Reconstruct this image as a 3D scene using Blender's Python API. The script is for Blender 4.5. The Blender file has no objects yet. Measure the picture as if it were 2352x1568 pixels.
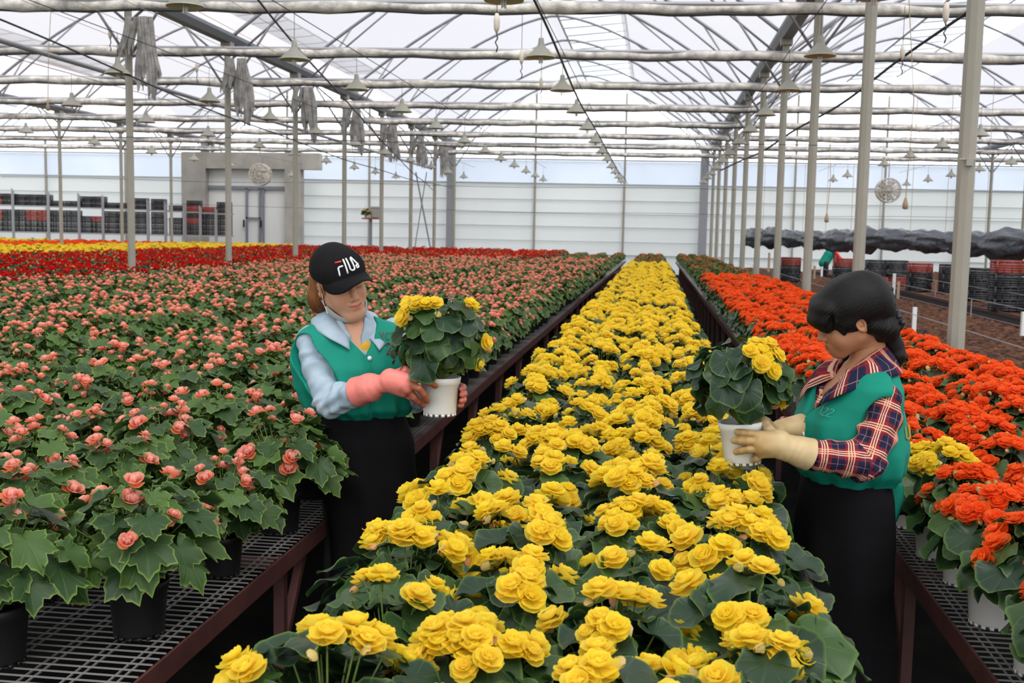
import bpy, bmesh, math, random
import numpy as np
from mathutils import Vector, Matrix, Quaternion, Euler

SC = bpy.context.scene
COL = SC.collection

# ---------------------------------------------------------------- camera
FPX, PITCH, YAW, ROLL = 2506.7, 0.0995, 0.1282, 0.0195
EYE = Vector((0, 0, 1.62))
fwd = Vector((-math.sin(YAW) * math.cos(PITCH), math.cos(YAW) * math.cos(PITCH), -math.sin(PITCH)))
rt0 = Vector((math.cos(YAW), math.sin(YAW), 0)); up0 = rt0.cross(fwd)
rt = rt0 * math.cos(ROLL) + up0 * math.sin(ROLL); up = -rt0 * math.sin(ROLL) + up0 * math.cos(ROLL)
cd = bpy.data.cameras.new('camera'); cam = bpy.data.objects.new('camera', cd); COL.objects.link(cam)
cam.matrix_world = Matrix(((rt.x, up.x, -fwd.x, EYE.x), (rt.y, up.y, -fwd.y, EYE.y), (rt.z, up.z, -fwd.z, EYE.z), (0, 0, 0, 1)))
cd.sensor_width = 36; cd.lens = FPX / 2352 * 36; cd.clip_start = 0.1; cd.clip_end = 500
cd.dof.use_dof = True; cd.dof.focus_distance = 3.1; cd.dof.aperture_fstop = 9.0
SC.camera = cam
# ---------------------------------------------------------------- sky, light, exposure
W = bpy.data.worlds.new('overcast_sky'); SC.world = W; W.use_nodes = True
nt = W.node_tree; bg = nt.nodes['Background']
tc = nt.nodes.new('ShaderNodeTexCoord'); sx = nt.nodes.new('ShaderNodeSeparateXYZ'); rp = nt.nodes.new('ShaderNodeValToRGB')
nt.links.new(tc.outputs['Generated'], sx.inputs[0]); nt.links.new(sx.outputs['Z'], rp.inputs[0]); nt.links.new(rp.outputs[0], bg.inputs[0])
rp.color_ramp.elements[0].position = 0.0; rp.color_ramp.elements[0].color = (.62, .66, .70, 1)
rp.color_ramp.elements[1].position = 0.5; rp.color_ramp.elements[1].color = (1, 1, 1, 1)
e = rp.color_ramp.elements.new(0.04); e.color = (.86, .93, 1, 1)
bg.inputs[1].default_value = 1.75
sd = bpy.data.lights.new('hazy_sun', 'SUN'); sd.energy = 5.0; sd.angle = math.radians(40); sd.color = (1, .97, .92)
so = bpy.data.objects.new('hazy_sun', sd); COL.objects.link(so); so.rotation_euler = (math.radians(28), math.radians(18), 0)
SC.view_settings.view_transform = 'Standard'; SC.view_settings.look = 'None'
SC.view_settings.exposure = 0.38; SC.view_settings.gamma = 1; SC.view_settings.use_curve_mapping = False
cy = SC.cycles
cy.use_denoising = True; cy.max_bounces = 7; cy.diffuse_bounces = 3; cy.glossy_bounces = 2; cy.transmission_bounces = 4
cy.transparent_max_bounces = 12; cy.sample_clamp_indirect = 4; cy.caustics_reflective = False; cy.caustics_refractive = False

random.seed(7); rng = np.random.default_rng(7)
PI = math.pi


def at(px, py, y):
    """the place seen at a pixel of the photograph, on the vertical plane at distance y"""
    d = fwd + rt * ((px - 1176) / FPX) - up * ((py - 784) / FPX)
    return EYE + d * ((y - EYE.y) / d.y)


def pix(P):
    v = Vector(P) - EYE; z = v.dot(fwd)
    return (1176 + FPX * v.dot(rt) / z, 784 - FPX * v.dot(up) / z, z)


ORD = ('first second third fourth fifth sixth seventh eighth ninth tenth eleventh twelfth thirteenth fourteenth fifteenth sixteenth '
       'seventeenth eighteenth nineteenth twentieth').split()


# ---------------------------------------------------------------- materials
def mat(name, color=(.5, .5, .5), rough=.6, metal=0, spec=.5, bump=None, noise=None, transl=0):
    m = bpy.data.materials.new(name); m.use_nodes = True
    n = m.node_tree; b = n.nodes['Principled BSDF']
    b.inputs['Base Color'].default_value = (*color, 1); b.inputs['Roughness'].default_value = rough
    b.inputs['Metallic'].default_value = metal; b.inputs['Specular IOR Level'].default_value = spec
    m['col'] = 0
    if noise:  # (scale, strength, color2)
        t = n.nodes.new('ShaderNodeTexCoord'); no = n.nodes.new('ShaderNodeTexNoise'); no.inputs['Scale'].default_value = noise[0]
        no.inputs['Detail'].default_value = 5
        n.links.new(t.outputs['Object'], no.inputs['Vector'])
        mr = n.nodes.new('ShaderNodeMapRange'); mr.inputs[1].default_value = .35; mr.inputs[2].default_value = .65
        mr.inputs[4].default_value = noise[1]; n.links.new(no.outputs[0], mr.inputs[0])
        mx = n.nodes.new('ShaderNodeMix'); mx.data_type = 'RGBA'; mx.inputs[6].default_value = (*color, 1); mx.inputs[7].default_value = (*noise[2], 1)
        n.links.new(mr.outputs[0], mx.inputs[0]); n.links.new(mx.outputs[2], b.inputs['Base Color'])
    if bump:  # (scale, strength, distance)
        t = n.nodes.new('ShaderNodeTexCoord'); no = n.nodes.new('ShaderNodeTexNoise'); no.inputs['Scale'].default_value = bump[0]
        no.inputs['Detail'].default_value = 6
        n.links.new(t.outputs['Object'], no.inputs['Vector'])
        bp = n.nodes.new('ShaderNodeBump'); bp.inputs['Strength'].default_value = bump[1]; bp.inputs['Distance'].default_value = bump[2]
        n.links.new(no.outputs[0], bp.inputs['Height']); n.links.new(bp.outputs[0], b.inputs['Normal'])
    if transl:
        add_transl(m, transl, color)
    return m


def add_transl(m, amt, color=None):
    n = m.node_tree; b = n.nodes['Principled BSDF']; out = n.nodes['Material Output']
    tr = n.nodes.new('ShaderNodeBsdfTranslucent'); mx = n.nodes.new('ShaderNodeMixShader'); mx.inputs[0].default_value = amt
    s = b.inputs['Base Color']
    if s.is_linked: n.links.new(s.links[0].from_socket, tr.inputs[0])
    else: tr.inputs[0].default_value = s.default_value
    n.links.new(b.outputs[0], mx.inputs[1]); n.links.new(tr.outputs[0], mx.inputs[2]); n.links.new(mx.outputs[0], out.inputs[0])


def film(name, color, transp, transl, streak=.1, scale=(1, 1, 1)):
    """greenhouse plastic: part clear, part milky, part reflecting"""
    m = bpy.data.materials.new(name); m.use_nodes = True; n = m.node_tree; n.nodes.clear()
    out = n.nodes.new('ShaderNodeOutputMaterial')
    t = n.nodes.new('ShaderNodeTexCoord'); mp = n.nodes.new('ShaderNodeMapping'); mp.inputs['Scale'].default_value = scale
    no = n.nodes.new('ShaderNodeTexNoise'); no.inputs['Scale'].default_value = .6; no.inputs['Detail'].default_value = 4
    n.links.new(t.outputs['Object'], mp.inputs[0]); n.links.new(mp.outputs[0], no.inputs['Vector'])
    mx = n.nodes.new('ShaderNodeMix'); mx.data_type = 'RGBA'; mx.inputs[6].default_value = (*color, 1)
    mx.inputs[7].default_value = (*[c * (1 - streak) for c in color], 1); n.links.new(no.outputs[0], mx.inputs[0])
    tp = n.nodes.new('ShaderNodeBsdfTransparent'); tl = n.nodes.new('ShaderNodeBsdfTranslucent'); df = n.nodes.new('ShaderNodeBsdfDiffuse')
    for s in (tp, tl, df): n.links.new(mx.outputs[2], s.inputs[0])
    m1 = n.nodes.new('ShaderNodeMixShader'); m1.inputs[0].default_value = transl
    n.links.new(df.outputs[0], m1.inputs[1]); n.links.new(tl.outputs[0], m1.inputs[2])
    m2 = n.nodes.new('ShaderNodeMixShader'); m2.inputs[0].default_value = transp
    n.links.new(m1.outputs[0], m2.inputs[1]); n.links.new(tp.outputs[0], m2.inputs[2]); n.links.new(m2.outputs[0], out.inputs[0])
    return m


def leaf_mat(name, dark, mid, rim, vein, rough=.42):
    m = bpy.data.materials.new(name); m.use_nodes = True; n = m.node_tree; b = n.nodes['Principled BSDF']
    uv = n.nodes.new('ShaderNodeUVMap'); uv.uv_map = 'UVMap'; s = n.nodes.new('ShaderNodeSeparateXYZ'); n.links.new(uv.outputs[0], s.inputs[0])
    at_ = n.nodes.new('ShaderNodeAttribute'); at_.attribute_name = 'rnd'
    base = n.nodes.new('ShaderNodeMix'); base.data_type = 'RGBA'; base.inputs[6].default_value = (*dark, 1); base.inputs[7].default_value = (*mid, 1)
    n.links.new(at_.outputs['Fac'], base.inputs[0])
    # veins: nine rays from the stalk
    mul = n.nodes.new('ShaderNodeMath'); mul.operation = 'MULTIPLY'; mul.inputs[1].default_value = 9 * PI; n.links.new(s.outputs['X'], mul.inputs[0])
    sn = n.nodes.new('ShaderNodeMath'); sn.operation = 'SINE'; n.links.new(mul.outputs[0], sn.inputs[0])
    ab = n.nodes.new('ShaderNodeMath'); ab.operation = 'ABSOLUTE'; n.links.new(sn.outputs[0], ab.inputs[0])
    vr = n.nodes.new('ShaderNodeMapRange'); vr.inputs[1].default_value = .955; vr.inputs[2].default_value = 1.0; vr.inputs[4].default_value = .32
    n.links.new(ab.outputs[0], vr.inputs[0])
    m1 = n.nodes.new('ShaderNodeMix'); m1.data_type = 'RGBA'; m1.inputs[7].default_value = (*vein, 1)
    n.links.new(vr.outputs[0], m1.inputs[0]); n.links.new(base.outputs[2], m1.inputs[6])
    rr = n.nodes.new('ShaderNodeMapRange'); rr.inputs[1].default_value = .90; rr.inputs[2].default_value = 1.0; rr.inputs[4].default_value = .75
    n.links.new(s.outputs['Y'], rr.inputs[0])
    m2 = n.nodes.new('ShaderNodeMix'); m2.data_type = 'RGBA'; m2.inputs[7].default_value = (*rim, 1)
    n.links.new(rr.outputs[0], m2.inputs[0]); n.links.new(m1.outputs[2], m2.inputs[6]); n.links.new(m2.outputs[2], b.inputs['Base Color'])
    b.inputs['Roughness'].default_value = rough; b.inputs['Specular IOR Level'].default_value = .35
    bp = n.nodes.new('ShaderNodeBump'); bp.inputs['Strength'].default_value = .5; bp.inputs['Distance'].default_value = .004; bp.invert = True
    n.links.new(vr.outputs[0], bp.inputs['Height']); n.links.new(bp.outputs[0], b.inputs['Normal'])
    add_transl(m, .18)
    return m


def petal_mat(name, core, edge, tint, transl=.5):
    """uv.y runs from petal foot to rim; rnd mixes in the flushed tint some flowers carry"""
    m = bpy.data.materials.new(name); m.use_nodes = True; n = m.node_tree; b = n.nodes['Principled BSDF']
    uv = n.nodes.new('ShaderNodeUVMap'); uv.uv_map = 'UVMap'; s = n.nodes.new('ShaderNodeSeparateXYZ'); n.links.new(uv.outputs[0], s.inputs[0])
    m1 = n.nodes.new('ShaderNodeMix'); m1.data_type = 'RGBA'; m1.inputs[6].default_value = (*core, 1); m1.inputs[7].default_value = (*edge, 1)
    n.links.new(s.outputs['Y'], m1.inputs[0])
    at_ = n.nodes.new('ShaderNodeAttribute'); at_.attribute_name = 'rnd'
    m2 = n.nodes.new('ShaderNodeMix'); m2.data_type = 'RGBA'; m2.inputs[7].default_value = (*tint, 1)
    n.links.new(at_.outputs['Fac'], m2.inputs[0]); n.links.new(m1.outputs[2], m2.inputs[6]); n.links.new(m2.outputs[2], b.inputs['Base Color'])
    b.inputs['Roughness'].default_value = .55; b.inputs['Specular IOR Level'].default_value = .2
    add_transl(m, transl)
    return m


M = {}
M['post'] = mat('galvanised_post', (.35, .33, .275), .55, .0, noise=(3, .5, (.28, .265, .21)))
M['steel'] = mat('galvanised_pipe', (.33, .34, .36), .45, .2)
M['gutter'] = mat('gutter_steel', (.22, .24, .27), .5, .2)
M['cloth'] = mat('rolled_shade_cloth', (.80, .76, .69), .9, bump=(40, .6, .02), noise=(6, .8, (.30, .29, .28)))
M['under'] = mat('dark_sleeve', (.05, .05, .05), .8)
M['net'] = mat('grey_bundled_netting', (.55, .54, .52), .9, noise=(9, 1, (.32, .31, .30)), transl=.3)
M['brown'] = mat('bench_rust_red_steel', (.10, .032, .026), .6, noise=(12, .8, (.06, .022, .02)))
M['wire'] = mat('bench_wire', (.30, .29, .28), .45, .3)
M['black_pot'] = mat('black_plastic_pot', (.012, .012, .013), .5)
M['white_pot'] = mat('white_plastic_pot', (.82, .80, .76), .35, noise=(30, .25, (.7, .68, .62)))
M['soil'] = mat('potting_soil', (.02, .013, .009), .95, bump=(200, 1, .01))
M['stem'] = mat('stem_green', (.13, .2, .04), .5)
M['floor'] = mat('black_ground_cover', (.006, .006, .006), 1, 0, .05, noise=(4, .8, (.014, .013, .011)))
M['leaf_y'] = leaf_mat('round_dark_leaf', (.016, .042, .022), (.048, .105, .026), (.11, .20, .03), (.06, .12, .035), .36)
M['leaf_p'] = leaf_mat('lobed_green_leaf', (.026, .064, .018), (.072, .145, .028), (.22, .33, .05), (.08, .15, .04), .5)
M['yellow'] = petal_mat('yellow_petal', (1.0, .73, .014), (1.0, .87, .07), (.98, .62, .28))
M['orange'] = petal_mat('orange_petal', (.95, .095, .008), (1.0, .20, .03), (.98, .20, .12))
M['pink'] = petal_mat('coral_pink_petal', (.90, .13, .08), (1.0, .60, .50), (.95, .26, .07))
M['red'] = petal_mat('red_petal', (.55, .004, .005), (.85, .016, .018), (.5, .01, .01))
M['bud'] = petal_mat('pale_bud', (.55, .62, .16), (.90, .72, .30), (.85, .36, .24))
M['roof'] = film('roof_film', (.96, .945, .99), .285, .09, .05, (1, .3, 1))
M['flap'] = film('vent_flap_film', (.90, .94, 1.0), .38, .15, .05)
M['wallfilm'] = film('wall_film', (.88, .90, .90), .19, .36, .07, (1, 1, .15))
M['wallnet'] = film('insect_net', (.86, .90, .97), .36, .5, .1)
M['concrete'] = mat('weathered_concrete', (.42, .40, .36), .9, noise=(1.5, .8, (.30, .29, .27)))
M['lampshade'] = mat('lamp_shade_enamel', (.72, .65, .54), .5)
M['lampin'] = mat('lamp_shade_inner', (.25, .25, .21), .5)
M['bulb'] = mat('bulb_glass_white', (.8, .8, .78), .2)
M['cable'] = mat('black_cable', (.03, .033, .04), .6)
M['cord'] = mat('straw_cord', (.42, .33, .2), .8)
M['coir'] = mat('coir_growing_medium', (.20, .085, .040), .95, 0, .1, bump=(60, 1, .03), noise=(7, 1, (.02, .017, .02)))
M['black_crate'] = mat('black_crate_plastic', (.018, .019, .022), .5)
M['red_crate'] = mat('red_crate_plastic', (.25, .035, .025), .5)
M['poly'] = mat('black_polythene', (.06, .07, .09), .24, 0, .8, bump=(9, .7, .05))
M['whitep'] = mat('white_paint', (.75, .76, .74), .5)
M['wood'] = mat('wooden_stake', (.36, .27, .18), .8)
M['fan'] = mat('fan_cage_cream', (.55, .52, .46), .6)


# ---------------------------------------------------------------- mesh helpers
class MB:
    def __init__(s): s.v = []; s.f = []; s.m = []; s.uv = []; s.r = []; s.n = 0; s.q = []

    def add(s, V, F, mi=0, uv=None, rnd=0.0):
        V = np.asarray(V, float).reshape(-1, 3); F = np.asarray(F, int)
        s.v.append(V); s.q.append(F + s.n); s.m.append(np.full(len(F), mi))
        s.uv.append(np.zeros((len(V), 2)) if uv is None else np.asarray(uv, float)); s.r.append(np.full(len(V), rnd)); s.n += len(V)

    def merge(s, o, Mx, mi=None, rnd=None):
        """append another builder's geometry transformed by Mx"""
        Mx = np.array(Mx); V = np.concatenate(o.v)
        s.v.append(V @ Mx[:3, :3].T + Mx[:3, 3]); s.uv.append(np.concatenate(o.uv))
        s.r.append(np.concatenate(o.r) if rnd is None else np.full(len(V), rnd))
        for F, m_ in zip(o.q, o.m):
            s.q.append(F + s.n); s.m.append(m_ if mi is None else np.full(len(F), mi))
        s.n += len(V)

    def mesh(s, name, mats, smooth=True):
        me = bpy.data.meshes.new(name)
        V = np.concatenate(s.v); quads = [F for F in s.q]
        loops = np.concatenate([F.ravel() for F in quads]); tot = np.concatenate([np.full(len(F), F.shape[1]) for F in quads])
        start = np.concatenate([[0], np.cumsum(tot)[:-1]])
        me.vertices.add(len(V)); me.vertices.foreach_set('co', V.astype(np.float32).ravel())
        me.loops.add(len(loops)); me.loops.foreach_set('vertex_index', loops.astype(np.int32))
        me.polygons.add(len(tot)); me.polygons.foreach_set('loop_start', start.astype(np.int32)); me.polygons.foreach_set('loop_total', tot.astype(np.int32))
        me.polygons.foreach_set('material_index', np.concatenate(s.m).astype(np.int32))
        me.polygons.foreach_set('use_smooth', np.full(len(tot), smooth))
        uv = me.uv_layers.new(name='UVMap'); uv.data.foreach_set('uv', np.concatenate(s.uv)[loops].astype(np.float32).ravel())
        a = me.attributes.new('rnd', 'FLOAT', 'POINT'); a.data.foreach_set('value', np.concatenate(s.r).astype(np.float32))
        for k in mats: me.materials.append(M[k] if isinstance(k, str) else k)
        me.update(); me.validate()
        return me

    def box(s, c, d, mi=0, R=None):
        x, y, z = [h / 2 for h in d]
        V = np.array([(i, j, k) for i in (-x, x) for j in (-y, y) for k in (-z, z)])
        if R is not None: V = V @ np.array(R)[:3, :3].T
        s.add(V + np.array(c), [(0, 1, 3, 2), (4, 6, 7, 5), (0, 4, 5, 1), (2, 3, 7, 6), (0, 2, 6, 4), (1, 5, 7, 3)], mi)

    def bar(s, a, b, w, h=None, mi=0):
        a, b = Vector(a), Vector(b); d = b - a
        if abs(d.normalized().z) > .99: R = Matrix.Identity(3); s.box((a + b) / 2, (w, h or w, d.length), mi); return
        x = d.normalized(); y = Vector((0, 0, 1)).cross(x).normalized(); z = x.cross(y)
        s.box((a + b) / 2, (d.length, w, h or w), mi, Matrix((x, y, z)).transposed())

    def tube(s, pts, r, n=8, mi=0, caps=True, rnd=0., vflat=1.):
        P = np.array([tuple(p) for p in pts], float); k = len(P)
        rr = np.full(k, r) if np.isscalar(r) else np.asarray(r, float)
        T = np.gradient(P, axis=0) if k > 2 else np.array([P[1] - P[0]] * 2)
        T /= np.linalg.norm(T, axis=1)[:, None] + 1e-12
        ref = np.array([0, 0, 1.]) if abs(T[0, 2]) < .9 else np.array([1., 0, 0])
        N = np.cross(T[0], ref); N /= np.linalg.norm(N); Ns = [N]
        for i in range(1, k):
            N = Ns[-1] - T[i] * (Ns[-1] @ T[i]); N /= np.linalg.norm(N) + 1e-12; Ns.append(N)
        Ns = np.array(Ns); B = np.cross(T, Ns); a = np.linspace(0, 2 * PI, n, endpoint=False)
        V = P[:, None] + rr[:, None, None] * (np.cos(a)[None, :, None] * Ns[:, None] + vflat * np.sin(a)[None, :, None] * B[:, None])
        idx = np.arange(k * n).reshape(k, n); j = (np.arange(n) + 1) % n
        F = np.stack([idx[:-1], idx[:-1][:, j], idx[1:][:, j], idx[1:]], -1).reshape(-1, 4)
        s.add(V.reshape(-1, 3), F, mi, rnd=rnd, uv=np.stack([np.tile(a / 6.283, k), np.repeat(np.linspace(0, 1, k), n)], 1))
        if caps:
            s.q.append(np.array([idx[0][::-1]]) + s.n - k * n); s.m.append(np.array([mi])); s.q.append(np.array([idx[-1]]) + s.n - k * n); s.m.append(np.array([mi]))

    def lathe(s, prof, c=(0, 0, 0), n=24, mi=0):
        P = np.array(prof, float); k = len(P); a = np.linspace(0, 2 * PI, n, endpoint=False)
        V = np.stack([P[:, None, 0] * np.cos(a), P[:, None, 0] * np.sin(a), np.repeat(P[:, 1:2], n, 1)], -1) + np.array(c)
        idx = np.arange(k * n).reshape(k, n); j = (np.arange(n) + 1) % n
        F = np.stack([idx[:-1], idx[:-1][:, j], idx[1:][:, j], idx[1:]], -1).reshape(-1, 4)
        s.add(V.reshape(-1, 3), F, mi)


def tag(o, label=None, cat=None, group=None, kind=None):
    if label: o['label'] = label
    if cat: o['category'] = cat
    if group: o['group'] = group
    if kind: o['kind'] = kind
    return o


def obj(name, data, parent=None, loc=None):
    me = data.mesh(name, ['steel']) if isinstance(data, MB) else data
    o = bpy.data.objects.new(name, me); COL.objects.link(o)
    if parent is not None: o.parent = parent
    if loc is not None: o.location = loc
    return o


def mobj(name, mb, mats, parent=None, loc=None, smooth=False):
    return obj(name, mb.mesh(name, mats, smooth), parent, loc)


def empty(name, loc=(0, 0, 0), rz=0):
    o = bpy.data.objects.new(name, None); COL.objects.link(o); o.location = loc; o.rotation_euler = (0, 0, rz); o.empty_display_size = .1
    return o


def dup(o, parent=None):
    c = o.copy(); COL.objects.link(c)
    if parent is not None: c.parent = parent
    for ch in list(o.children): dup(ch, c)
    return c


# ================================================================ THE GREENHOUSE
XL, XR, BW = -8.25, 2.2, 10.45          # post rows, bay width
SK = 0.062                              # the cross frames run slightly off square to the benches
ZG = 5.17; YW = 46.0
def sp(k, x=0.0): return 16.33 + 4 * (k - 3) - .018 * x      # posts and arches
def st(k, x=0.0): return 15.77 + 4 * (k - 3) + SK * x     # station k (k=1 is the first post on the right)
BAYS = [(XL - 2 * BW, XL - BW), (XL - BW, XL), (XL, XR), (XR, XR + BW), (XR + BW, XR + 2 * BW)]
BN = ['outer left', 'left', 'middle', 'right', 'outer right']

mb = MB(); mb.box((-8, 24, -.05), (60, 52, .1)); tag(mobj('floor', mb, ['floor']), kind='structure')
mb = MB(); mb.box((0, 0, -.25), (400, 400, .1)); M['outside'] = mat('outdoor_ground', (.16, .18, .12), .95, noise=(.2, .6, (.25, .24, .2)))
tag(mobj('ground_outside', mb, ['outside']), kind='structure')


def arch_z(t): return ZG + 2.75 * (1 - abs(t) ** 1.5)


def arch_pts(x0, x1, a=-1., b=1., n=24, off=0):
    xc, hw = (x0 + x1) / 2, (x1 - x0) / 2
    return [(xc + hw * t, arch_z(t) + off) for t in np.linspace(a, b, n)]


def sheet(name, prof, y0, y1, mt, ny=10):
    mb_ = MB(); P = np.array(prof); k = len(P); ys = np.linspace(y0, y1, ny)
    V = np.array([[(x, y + SK * x, z) for x, z in P] for y in ys]).reshape(-1, 3)
    idx = np.arange(k * ny).reshape(ny, k)
    F = np.stack([idx[:-1, :-1], idx[:-1, 1:], idx[1:, 1:], idx[1:, :-1]], -1).reshape(-1, 4)
    mb_.add(V, F); return mobj(name, mb_, [mt], smooth=True)


Y0, Y1 = -9.0, YW
for bi, (x0, x1) in enumerate(BAYS):
    tag(sheet('ceiling', arch_pts(x0, x1, -1, 0, 16, .04), Y0, Y1, 'roof'), kind='structure')
    tag(sheet('ceiling', arch_pts(x0, x1, .37, 1, 12, .04), Y0, Y1, 'roof'), kind='structure')
    xc = (x0 + x1) / 2
    tag(sheet('ceiling', [(xc + t * 1.93, 7.96 + .14 * math.sin(t * PI / 2)) for t in np.linspace(0, 1, 6)], Y0, Y1, 'flap'), kind='structure')
    # vent rungs under the flap, purlins
    mb = MB(); 
    for y in np.arange(2, YW, 1.3):
        mb.tube([(xc + .02, y + SK * xc, 7.9), (xc + 1.9, y + SK * xc, 8.06)], .018, 6)
    mb.tube([(xc + 1.93, Y0, 8.08), (xc + 1.93, Y1, 8.08)], .03, 6)
    tag(mobj('roof_vent_frame', mb, ['steel']), 'long pipe frame holding the raised vent flap of the %s roof span' % BN[bi], 'vent frame')
    mb = MB(); mb.tube([(xc, Y0, 7.9), (xc, Y1, 7.9)], .035, 8)
    tag(mobj('ridge_purlin', mb, ['steel']), 'steel ridge pipe running along the top of the %s roof span' % BN[bi], 'pipe')
    for k in range(0, 11):
        if bi in (0, 4) and k < 3: continue
        y = sp(k)
        mb = MB(); P = [(x, y - .018 * x, z) for x, z in arch_pts(x0, x1, -1, 1, 28)]
        mb.tube(P, .038, 8)
        # struts from the gutter posts up to the arch, and tie hangers
        for sgn, xx in ((1, x0), (-1, x1)):
            for tx, zz in ((1.35, None), (3.0, None)):
                X = xx + sgn * tx; t = (X - xc) / (BW / 2)
                mb.tube([(xx, y - .018 * xx, 4.75 if tx > 2 else 4.2), (X, y - .018 * X, arch_z(t))], .022, 6)
        o = mobj('roof_arch', mb, ['steel'], smooth=True)
        tag(o, 'curved steel roof arch with struts over the %s span, %s from the near end' % (BN[bi], ORD[k]), 'roof arch', 'roof arches')

# gutters, posts
ROWS = [(XL - BW, 'far left'), (XL, 'left'), (XR, 'right'), (XR + BW, 'far right')]
for gx, gn in ROWS:
    mb = MB()
    P = np.array([(-.16, .16), (-.16, .10), (-.09, 0), (.09, 0), (.16, .10), (.16, .16), (.15, .16), (.15, .105), (.085, .01), (-.085, .01), (-.15, .105), (-.15, .16)])
    V = np.array([[(gx + a, y, ZG - .05 + b) for a, b in P] for y in (Y0, Y1)]).reshape(-1, 3); n = len(P)
    mb.add(V, [(i, (i + 1) % n, n + (i + 1) % n, n + i) for i in range(n)])
    mb.q.append(np.array([list(range(n))[::-1], list(range(n, 2 * n))])); mb.m.append(np.array([0, 0]))
    tag(mobj('roof_gutter', mb, ['gutter']), 'dark steel roof gutter along the %s row of posts' % gn, 'gutter')
    for k in range(1, 11):
        y = sp(k, gx)
        w = .11
        r = empty('support_post', (gx, y, 0))
        tag(r, 'tall grey steel post, %s from the near end of the %s row' % (ORD[k - 1], gn), 'post', 'steel posts')
        mb = MB(); mb.tube([(0, 0, 0), (0, 0, ZG - .02)], w / 2 * 1.15, 4 if gx != XR else 8)
        V = mb.v[0]; mobj('shaft', mb, ['post'], r, smooth=False)
        mb = MB(); mb.box((0, 0, .01), (.24, .24, .02)); mobj('base_plate', mb, ['post'], r)
        mb = MB(); mb.box((0, 0, ZG - .08), (.2, .2, .14)); mobj('top_plate', mb, ['post'], r)
        if gx == XR and k == 1:
            mb = MB(); mb.box((0, -.075, 2.18), (.05, .04, .05)); mb.tube([(-.07, -.07, 2.2), (.07, -.07, 2.2)], .008, 6); mobj('clamp', mb, ['post'], r)

# cross beams with rolled shade cloth
for k in range(1, 11):
    z = 4.75; x0, x1 = -29, 22
    if k < 3: continue
    r = empty('cross_beam', (0, st(k) - .17, z))
    tag(r, 'horizontal steel beam carrying a furled shade cloth, %s of the ten from the near end' % ORD[k - 1], 'beam', 'cross beams')
    mb = MB(); mb.tube([(x0, SK * x0, .05), (x1, SK * x1, .05)], .035, 8); mobj('beam_pipe', mb, ['steel'], r)
    n = 150; xs = np.linspace(x0, x1, n); ph = rng.uniform(0, 6)
    P = [(x, SK * x, -.02 + .012 * math.sin(x * 2.1 + ph) + .01 * math.sin(x * 5.3 + ph)) for x in xs]
    mb = MB(); mb.tube(P, [.072 + .014 * math.sin(x * 1.7 + ph) + .01 * math.sin(x * 4.1 + 2 * ph) for x in xs], 10)
    tag(mobj('furled_cloth', mb, ['cloth'], r, smooth=True), 'furled grey shade cloth')
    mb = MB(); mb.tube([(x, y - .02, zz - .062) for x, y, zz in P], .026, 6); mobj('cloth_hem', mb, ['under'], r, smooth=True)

# long pipes and cables that run with the benches
def sag_line(P0, P1, sag, n=40, wob=0):
    P0, P1 = Vector(P0), Vector(P1)
    return [P0.lerp(P1, t) - Vector((0, 0, sag * 4 * t * (1 - t))) + Vector((wob * math.sin(17 * t), 0, wob * math.sin(23 * t))) for t in np.linspace(0, 1, n)]
mb = MB(); mb.tube([(-9.35, 2, 4.2), (-9.35, YW - .8, 4.2)], .04, 8)
tag(mobj('long_pipe', mb, ['steel']), 'straight grey pipe running lengthwise beside the left row of posts', 'pipe')
CAB = [((-3.6, 5.5, 4.55), (-9.1, YW - 1.6, 3.3), .25, .013, 'black cable slanting across the left span above the benches'),
       ((-1.16, 7.5, 3.72), (-1.2, YW - .5, 3.72), .18, .014, 'black power cable above the center bench carrying the middle lamps'),
       ((4.3, 10, 5.0), (1.7, 30, 3.4), .3, .02, 'thick black cable slanting down behind the right hand posts'),
       ((-7.2, 10, 3.9), (-8.3, YW - 1.6, 3.4), .3, .012, 'thin black cable sagging along the left row of posts'),
       ((-16, 17, 3.1), (12, 14, 2.76), .05, .005, 'thin tight wire crossing the whole greenhouse below the lamps'),
       ((-19, 30, 2.95), (12, 30, 2.9), .05, .006, 'thin tight wire crossing the rear half of the greenhouse'),
       ((-19, 38, 2.4), (12, 38, 2.4), .05, .007, 'thin wire crossing close to the back wall')]
for a, b, s_, r_, lb in CAB:
    mb = MB(); mb.tube(sag_line(a, b, s_, 60, .02), r_, 6); tag(mobj('cable', mb, ['cable'], smooth=True), lb, 'cable')
for i in range(5):
    x = -5.4 - .7 * i
    mb = MB(); mb.tube(sag_line((x, 6, 4.6), (x - .6, YW - 1, 4.5), .1), .004, 5); tag(mobj('curtain_wire', mb, ['cord'], smooth=True), 'thin straw coloured curtain wire under the left roof span, %s from the center' % ORD[i], 'wire', 'curtain wires')

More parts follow.
